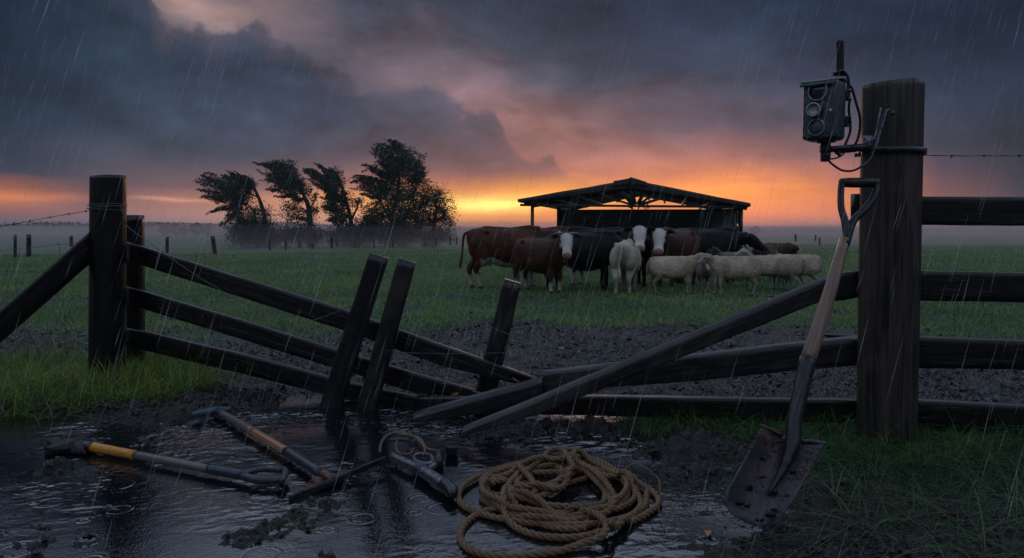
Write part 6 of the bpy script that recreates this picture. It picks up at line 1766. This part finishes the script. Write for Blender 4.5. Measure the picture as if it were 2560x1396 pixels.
windy_tree('windblown_tree', [[(775, 960), (745, 800), (705, 660), (640, 530), (540, 440), (470, 390)], [(690, 960), (660, 800), (600, 700)], [(740, 790), (690, 640), (600, 600)]],
    [((90, 510), (600, 590), 80), ((140, 440), (560, 545), 70), ((110, 560), (560, 620), 70), ((320, 400), (590, 510), 60), ((380, 360), (620, 520), 62), ((180, 780), (500, 690), 55), ((145, 625), (520, 640), 60), ((340, 905), (560, 770), 60), ((480, 380), (650, 560), 50)],
    [(560, 600, 90, 60), (600, 860, 140, 110), (520, 940, 120, 90), (700, 930, 110, 90)], 'leftmost of the windblown trees, crown streaming left', 'tree', 101, sparse=[(720, 760, 90, 90), (500, 720, 100, 60)])
windy_tree('windblown_tree', [[(1170, 1000), (1160, 850), (1135, 680), (1050, 520), (950, 380), (850, 310)], [(1185, 900), (1160, 700), (1100, 600)], [(1150, 850), (1180, 720), (1220, 640)]],
    [((635, 295), (1000, 470), 80), ((700, 292), (1000, 440), 70), ((790, 292), (1010, 450), 70), ((850, 292), (1060, 500), 66), ((690, 400), (1050, 540), 80), ((700, 470), (1050, 560), 66), ((740, 555), (1080, 600), 60), ((820, 630), (1100, 640), 40), ((1000, 500), (1140, 590), 50)],
    [(1000, 490, 110, 70)], 'second windblown tree from the left, bare-stemmed below its streaming crown', 'tree', 102, sparse=[(960, 720, 90, 50), (1070, 780, 110, 70), (980, 830, 80, 50), (1140, 860, 80, 70), (1210, 640, 50, 60), (1200, 760, 50, 60)])
windy_tree('windblown_tree', [[(1560, 1010), (1540, 860), (1500, 680), (1450, 520), (1370, 410), (1290, 360)], [(1545, 840), (1600, 720), (1620, 640)], [(1500, 700), (1420, 640), (1350, 600)]],
    [((1055, 370), (1330, 500), 55), ((1075, 390), (1330, 520), 50), ((1180, 335), (1420, 440), 66), ((1240, 335), (1450, 480), 60), ((1130, 470), (1400, 560), 60), ((1180, 530), (1440, 620), 70), ((1230, 640), (1480, 680), 70), ((1240, 730), (1500, 740), 80), ((1290, 830), (1500, 820), 60)],
    [(1380, 480, 90, 80), (1400, 700, 100, 90)], 'third windblown tree from the left, just left of the tallest one', 'tree', 103, sparse=[(1420, 830, 110, 60), (1600, 700, 80, 90), (1500, 600, 60, 60), (1460, 900, 70, 50)])
windy_tree('windblown_tree', [[(1900, 1010), (1920, 820), (1960, 640), (1980, 450), (1950, 300), (1890, 200)], [(2000, 1010), (2050, 800), (2120, 600), (2140, 450)], [(1900, 850), (1800, 650), (1750, 520)]],
    [((1705, 165), (2010, 330), 66), ((1712, 215), (2000, 370), 66), ((1728, 120), (2020, 300), 56), ((1835, 108), (2120, 320), 60), ((1885, 118), (2160, 340), 66), ((1725, 300), (1980, 400), 56), ((1630, 348), (1920, 450), 56), ((1650, 390), (1920, 490), 60), ((1520, 440), (1880, 520), 60), ((1525, 500), (1880, 560), 70), ((1540, 560), (1860, 600), 60), ((1570, 600), (1840, 650), 40)],
    [(2010, 420, 160, 140), (2150, 420, 90, 120), (1900, 620, 170, 120), (2060, 600, 150, 130), (1880, 820, 170, 150), (2040, 830, 140, 130), (1740, 860, 100, 90), (2160, 800, 80, 120), (1640, 880, 80, 70)], 'tallest windblown tree with a dense dark crown', 'tree', 104, sparse=[(2180, 520, 80, 100), (1700, 740, 90, 60)])
windy_tree('round_tree', [[(2300, 1010), (2310, 880), (2330, 760), (2320, 640)], [(2310, 880), (2390, 800), (2440, 720)], [(2305, 900), (2260, 800), (2220, 720)]],
    [], [], 'small round thin-leaved tree at the right end of the windblown row', 'tree', 105, dens=1.5, size=0.2, leafm='leaf_dry', ty=-1.0,
    sparse=[(2270, 620, 90, 80), (2360, 680, 110, 90), (2400, 780, 100, 80), (2300, 800, 110, 90), (2220, 720, 90, 90), (2420, 860, 70, 50), (2280, 900, 110, 50), (2190, 880, 80, 70), (2340, 600, 70, 40)])
bush_specs = [((620, 990), [(520, 1000, 110, 70), (640, 980, 120, 80), (760, 1000, 110, 60)], 'low bush under the leftmost windblown tree'), ((1000, 990), [(930, 980, 100, 60), (1050, 970, 110, 60), (1150, 990, 80, 60)], 'rounded bush under the second windblown tree'),
              ((1340, 1000), [(1300, 985, 80, 50), (1380, 975, 60, 50)], 'small bush between the second and third windblown trees'), ((1560, 990), [(1500, 980, 90, 70), (1620, 970, 90, 80), (1560, 1000, 130, 50)], 'bush under the third windblown tree'),
              ((1860, 990), [(1780, 980, 130, 80), (1950, 980, 140, 80)], 'dark bush at the foot of the tallest tree'), ((2200, 990), [(2120, 980, 120, 70), (2260, 990, 120, 60), (2380, 1000, 90, 50)], 'bush under the small round tree')]
for i, (tr, bl, lb) in enumerate(bush_specs):
    x, y = tr
    windy_tree('bush', [[(x, y + 30), (x - 10, y), (x - 20, y - 20)]], [], bl, lb, 'bush', 120 + i, dens=2.0, size=0.22, group='bushes under the windblown trees', ty=2.0 + (i % 3))

# ---- far trees, small domes on the horizon
def far_tree(px, top, wpx, Y, label, seed, name='far_tree'):
    rg = np.random.default_rng(seed); c = at(px, 573, Y); g0 = zat(c.x, c.y); h = at(px, top, Y).z - g0; w = wpx / F * Y / 2
    root = empty(name, (c.x, c.y, g0), label, 'tree', 'far trees on the misty horizon')
    n = 900; d = rg.normal(0, 1, (n, 3)); d /= np.linalg.norm(d, axis=1)[:, None]; d *= rg.uniform(.3, 1, (n, 1)) ** .5
    lump = 1 + .25 * (fbm(d[:, 0] * 2 + seed, d[:, 1] * 2, d[:, 2] * 2, oct=2, seed=seed) - .5)[:, None]
    C = np.array([c.x, c.y, g0 + h * .58])[None] + d * lump * np.array([w, w, h * .44])
    leaf_cloud('crown', C, w * .26, np.tile(np.array([-.3, 0, .3]), (n, 1)), M['leaf'], root, seed)
    tb = MB(); tb.sweep([(c.x, c.y, g0 - .3), (c.x - .1, c.y, g0 + h * .3), (c.x, c.y, g0 + h * .6)], [.35, .25, .15], 7); tb.build('trunk', M['bark'], root, True)
for a in ((411, 565, 26, 210, 'left one of the pair of far dome-shaped trees'), (440, 561, 30, 212, 'right one of the pair of far dome-shaped trees'), (492, 558, 38, 205, 'far dome-shaped tree standing alone left of the windblown row'),
          (458, 571, 24, 214, 'low far tree between the pair and the lone dome-shaped tree'), (1888, 567, 30, 260, 'far round tree on the horizon right of the shelter'), (519, 566, 20, 215, 'small far tree right beside the lone dome-shaped one')):
    far_tree(*a, seed=int(a[0]))
# ---- treeline along the horizon
rg = np.random.default_rng(55); n = 60000
X = rg.uniform(-520, 620, n); Yt = 380 + rg.uniform(0, 60, n) + 0.05 * np.abs(X)
hh = 2.6 + 3.2 * fbm(X * .035, X * 0 + 2, oct=4, seed=5) + 1.4 * fbm(X * .11, X * 0 + 4, oct=3, seed=6)
hh = hh * (0.42 + .62 * sstep(-X, 40, 150)) * (1 - .35 * sstep(X, 20, 120))
C = np.stack([X, Yt, -0.9 + rg.uniform(0, 1, n) ** .7 * hh], -1)
o = leaf_cloud('treeline', C, 1.2, np.tile(np.array([1.0, 0, 0]), (n, 1)), M['leaf'], None, 56)
tag(o, 'long low treeline fading on the horizon', 'treeline', kind='stuff')
# hazy rise of land behind everything
mb = MB(); n = 120; f_ = []; b_ = []
for i in range(n + 1):
    x = lerp(-1500, 1500, i / n); z = 0.5 + 4.5 * float(fbm(np.array([x * .0035]), np.array([3.0]), oct=3, seed=9)[0]); f_.append((mb.vert((x, 1050, -3)), mb.vert((x, 1150, z)), mb.vert((x, 1500, z * .9)), mb.vert((x, 1800, -3))))
for i in range(n):
    for j in range(3): mb.face(f_[i][j], f_[i + 1][j], f_[i + 1][j + 1], f_[i][j + 1])
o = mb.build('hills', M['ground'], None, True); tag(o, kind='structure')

# ------------------------------------------------------------------ rain, mist and haze
rg = np.random.default_rng(77)
n = 3800
Y = rg.uniform(1.6, 15, n) ** 1.0; X = rg.uniform(-.85, .85, n) * (Y + .6); Z = rg.uniform(0.0, 1.0, n) * (1.5 + .48 * Y)
L = rg.uniform(.14, .36, n) * (0.5 + 0.07 * Y); r = rg.uniform(.0004, .0013, n) * (0.7 + .16 * Y)
d = np.stack([-.30 + rg.normal(0, .025, n), -.10 + rg.normal(0, .03, n), -np.ones(n)], -1); d /= np.linalg.norm(d, axis=1)[:, None]
C = np.stack([X, Y, Z + .12], -1)
s1 = np.cross(d, [0, 1, 0]); s1 /= np.linalg.norm(s1, axis=1)[:, None]; s2 = np.cross(d, s1)
V = []
V.append(C - d * L[:, None] * .5)
for a in (0, 2.094, 4.189): V.append(C + d * L[:, None] * .1 + (s1 * math.cos(a) + s2 * math.sin(a)) * r[:, None])
V.append(C + d * L[:, None] * .5)
V = np.stack(V, 1); off = (np.arange(n) * 5)[:, None, None]
F_ = off + np.array([[0, 1, 2], [0, 2, 3], [0, 3, 1], [4, 2, 1], [4, 3, 2], [4, 1, 3]])[None]
m, k, out = new_mat('rain_drops')
tr = k.n.new('ShaderNodeBsdfTransparent'); tl = k.n.new('ShaderNodeBsdfTranslucent'); tl.inputs[0].default_value = (.95, .95, 1, 1)
df = k.n.new('ShaderNodeBsdfDiffuse'); df.inputs[0].default_value = (.95, .95, 1, 1)
ad = k.n.new('ShaderNodeMixShader'); ad.inputs[0].default_value = .5; k.l.new(tl.outputs[0], ad.inputs[1]); k.l.new(df.outputs[0], ad.inputs[2])
mx = k.n.new('ShaderNodeMixShader'); mx.inputs[0].default_value = .21
k.l.new(tr.outputs[0], mx.inputs[1]); k.l.new(ad.outputs[0], mx.inputs[2]); k.l.new(mx.outputs[0], out.inputs[0])
rain = np_mesh('rain', V.reshape(-1, 3), F_.reshape(-1), np.full(n * 6, 3), m)
tag(rain, 'slanting rain falling across the whole scene', 'rain', kind='stuff')

def volume_box(name, x0, x1, y0, y1, z0, z1, dens, colr, label, aniso=0.2):
    m, k, out = new_mat(name + '_air')
    v = k.n.new('ShaderNodeVolumePrincipled'); v.inputs['Color'].default_value = colr; v.inputs['Density'].default_value = dens; v.inputs['Anisotropy'].default_value = aniso
    k.l.new(v.outputs[0], out.inputs['Volume'])
    mb = MB(); P = [(x, y, z) for x in (x0, x1) for y in (y0, y1) for z in (z0, z1)]
    for p in P: mb.vert(p)
    for f in ((0, 1, 3, 2), (4, 6, 7, 5), (0, 4, 5, 1), (2, 3, 7, 6), (0, 2, 6, 4), (1, 5, 7, 3)): mb.face(*f)
    o = mb.build(name, m); return tag(o, label, 'haze', kind='stuff')
volume_box('haze', -1900, 1900, -12, 1950, -5, 16, 0.00035, (.86, .88, 1, 1), 'thin rainy haze over the whole meadow')
m, k, out = new_mat('ground_mist_air')
v = k.n.new('ShaderNodeVolumePrincipled'); v.inputs['Color'].default_value = (.80, .68, .70, 1); v.inputs['Density'].default_value = .0065; v.inputs['Anisotropy'].default_value = .6
k.l.new(v.outputs[0], out.inputs['Volume'])
xs = np.linspace(-330, 330, 111); ys = np.concatenate([np.linspace(18, 90, 37), np.linspace(96, 330, 28)])
XX, YY = np.meshgrid(xs, ys)
ZT = -0.3 + 0.85 * sstep(YY, 16, 32) + 1.5 * sstep(YY, 30, 118) + (fbm(XX * .035, YY * .05, oct=3, seed=91) - .5) * 2.4 * sstep(YY, 36, 80)
ZT = np.maximum(ZT, -1.2); nyy, nxx = XX.shape
VV = np.concatenate([np.stack([XX, YY, ZT], -1).reshape(-1, 3), np.stack([XX, YY, np.full_like(XX, -4.0)], -1).reshape(-1, 3)])
ii = np.arange(nyy * nxx).reshape(nyy, nxx); o_ = nyy * nxx
qs = [np.stack([ii[:-1, :-1], ii[:-1, 1:], ii[1:, 1:], ii[1:, :-1]], -1).reshape(-1, 4), o_ + np.stack([ii[:-1, :-1], ii[1:, :-1], ii[1:, 1:], ii[:-1, 1:]], -1).reshape(-1, 4)]
for e in (ii[0, ::-1], ii[-1], ii[:, 0], ii[::-1, -1]):
    qs.append(np.stack([e[:-1], e[1:], e[1:] + o_, e[:-1] + o_], -1))
qs = np.concatenate(qs); o = np_mesh('ground_mist', VV, qs, np.full(len(qs), 4), m); tag(o, 'bank of low mist lying over the far meadow', 'mist', kind='stuff')
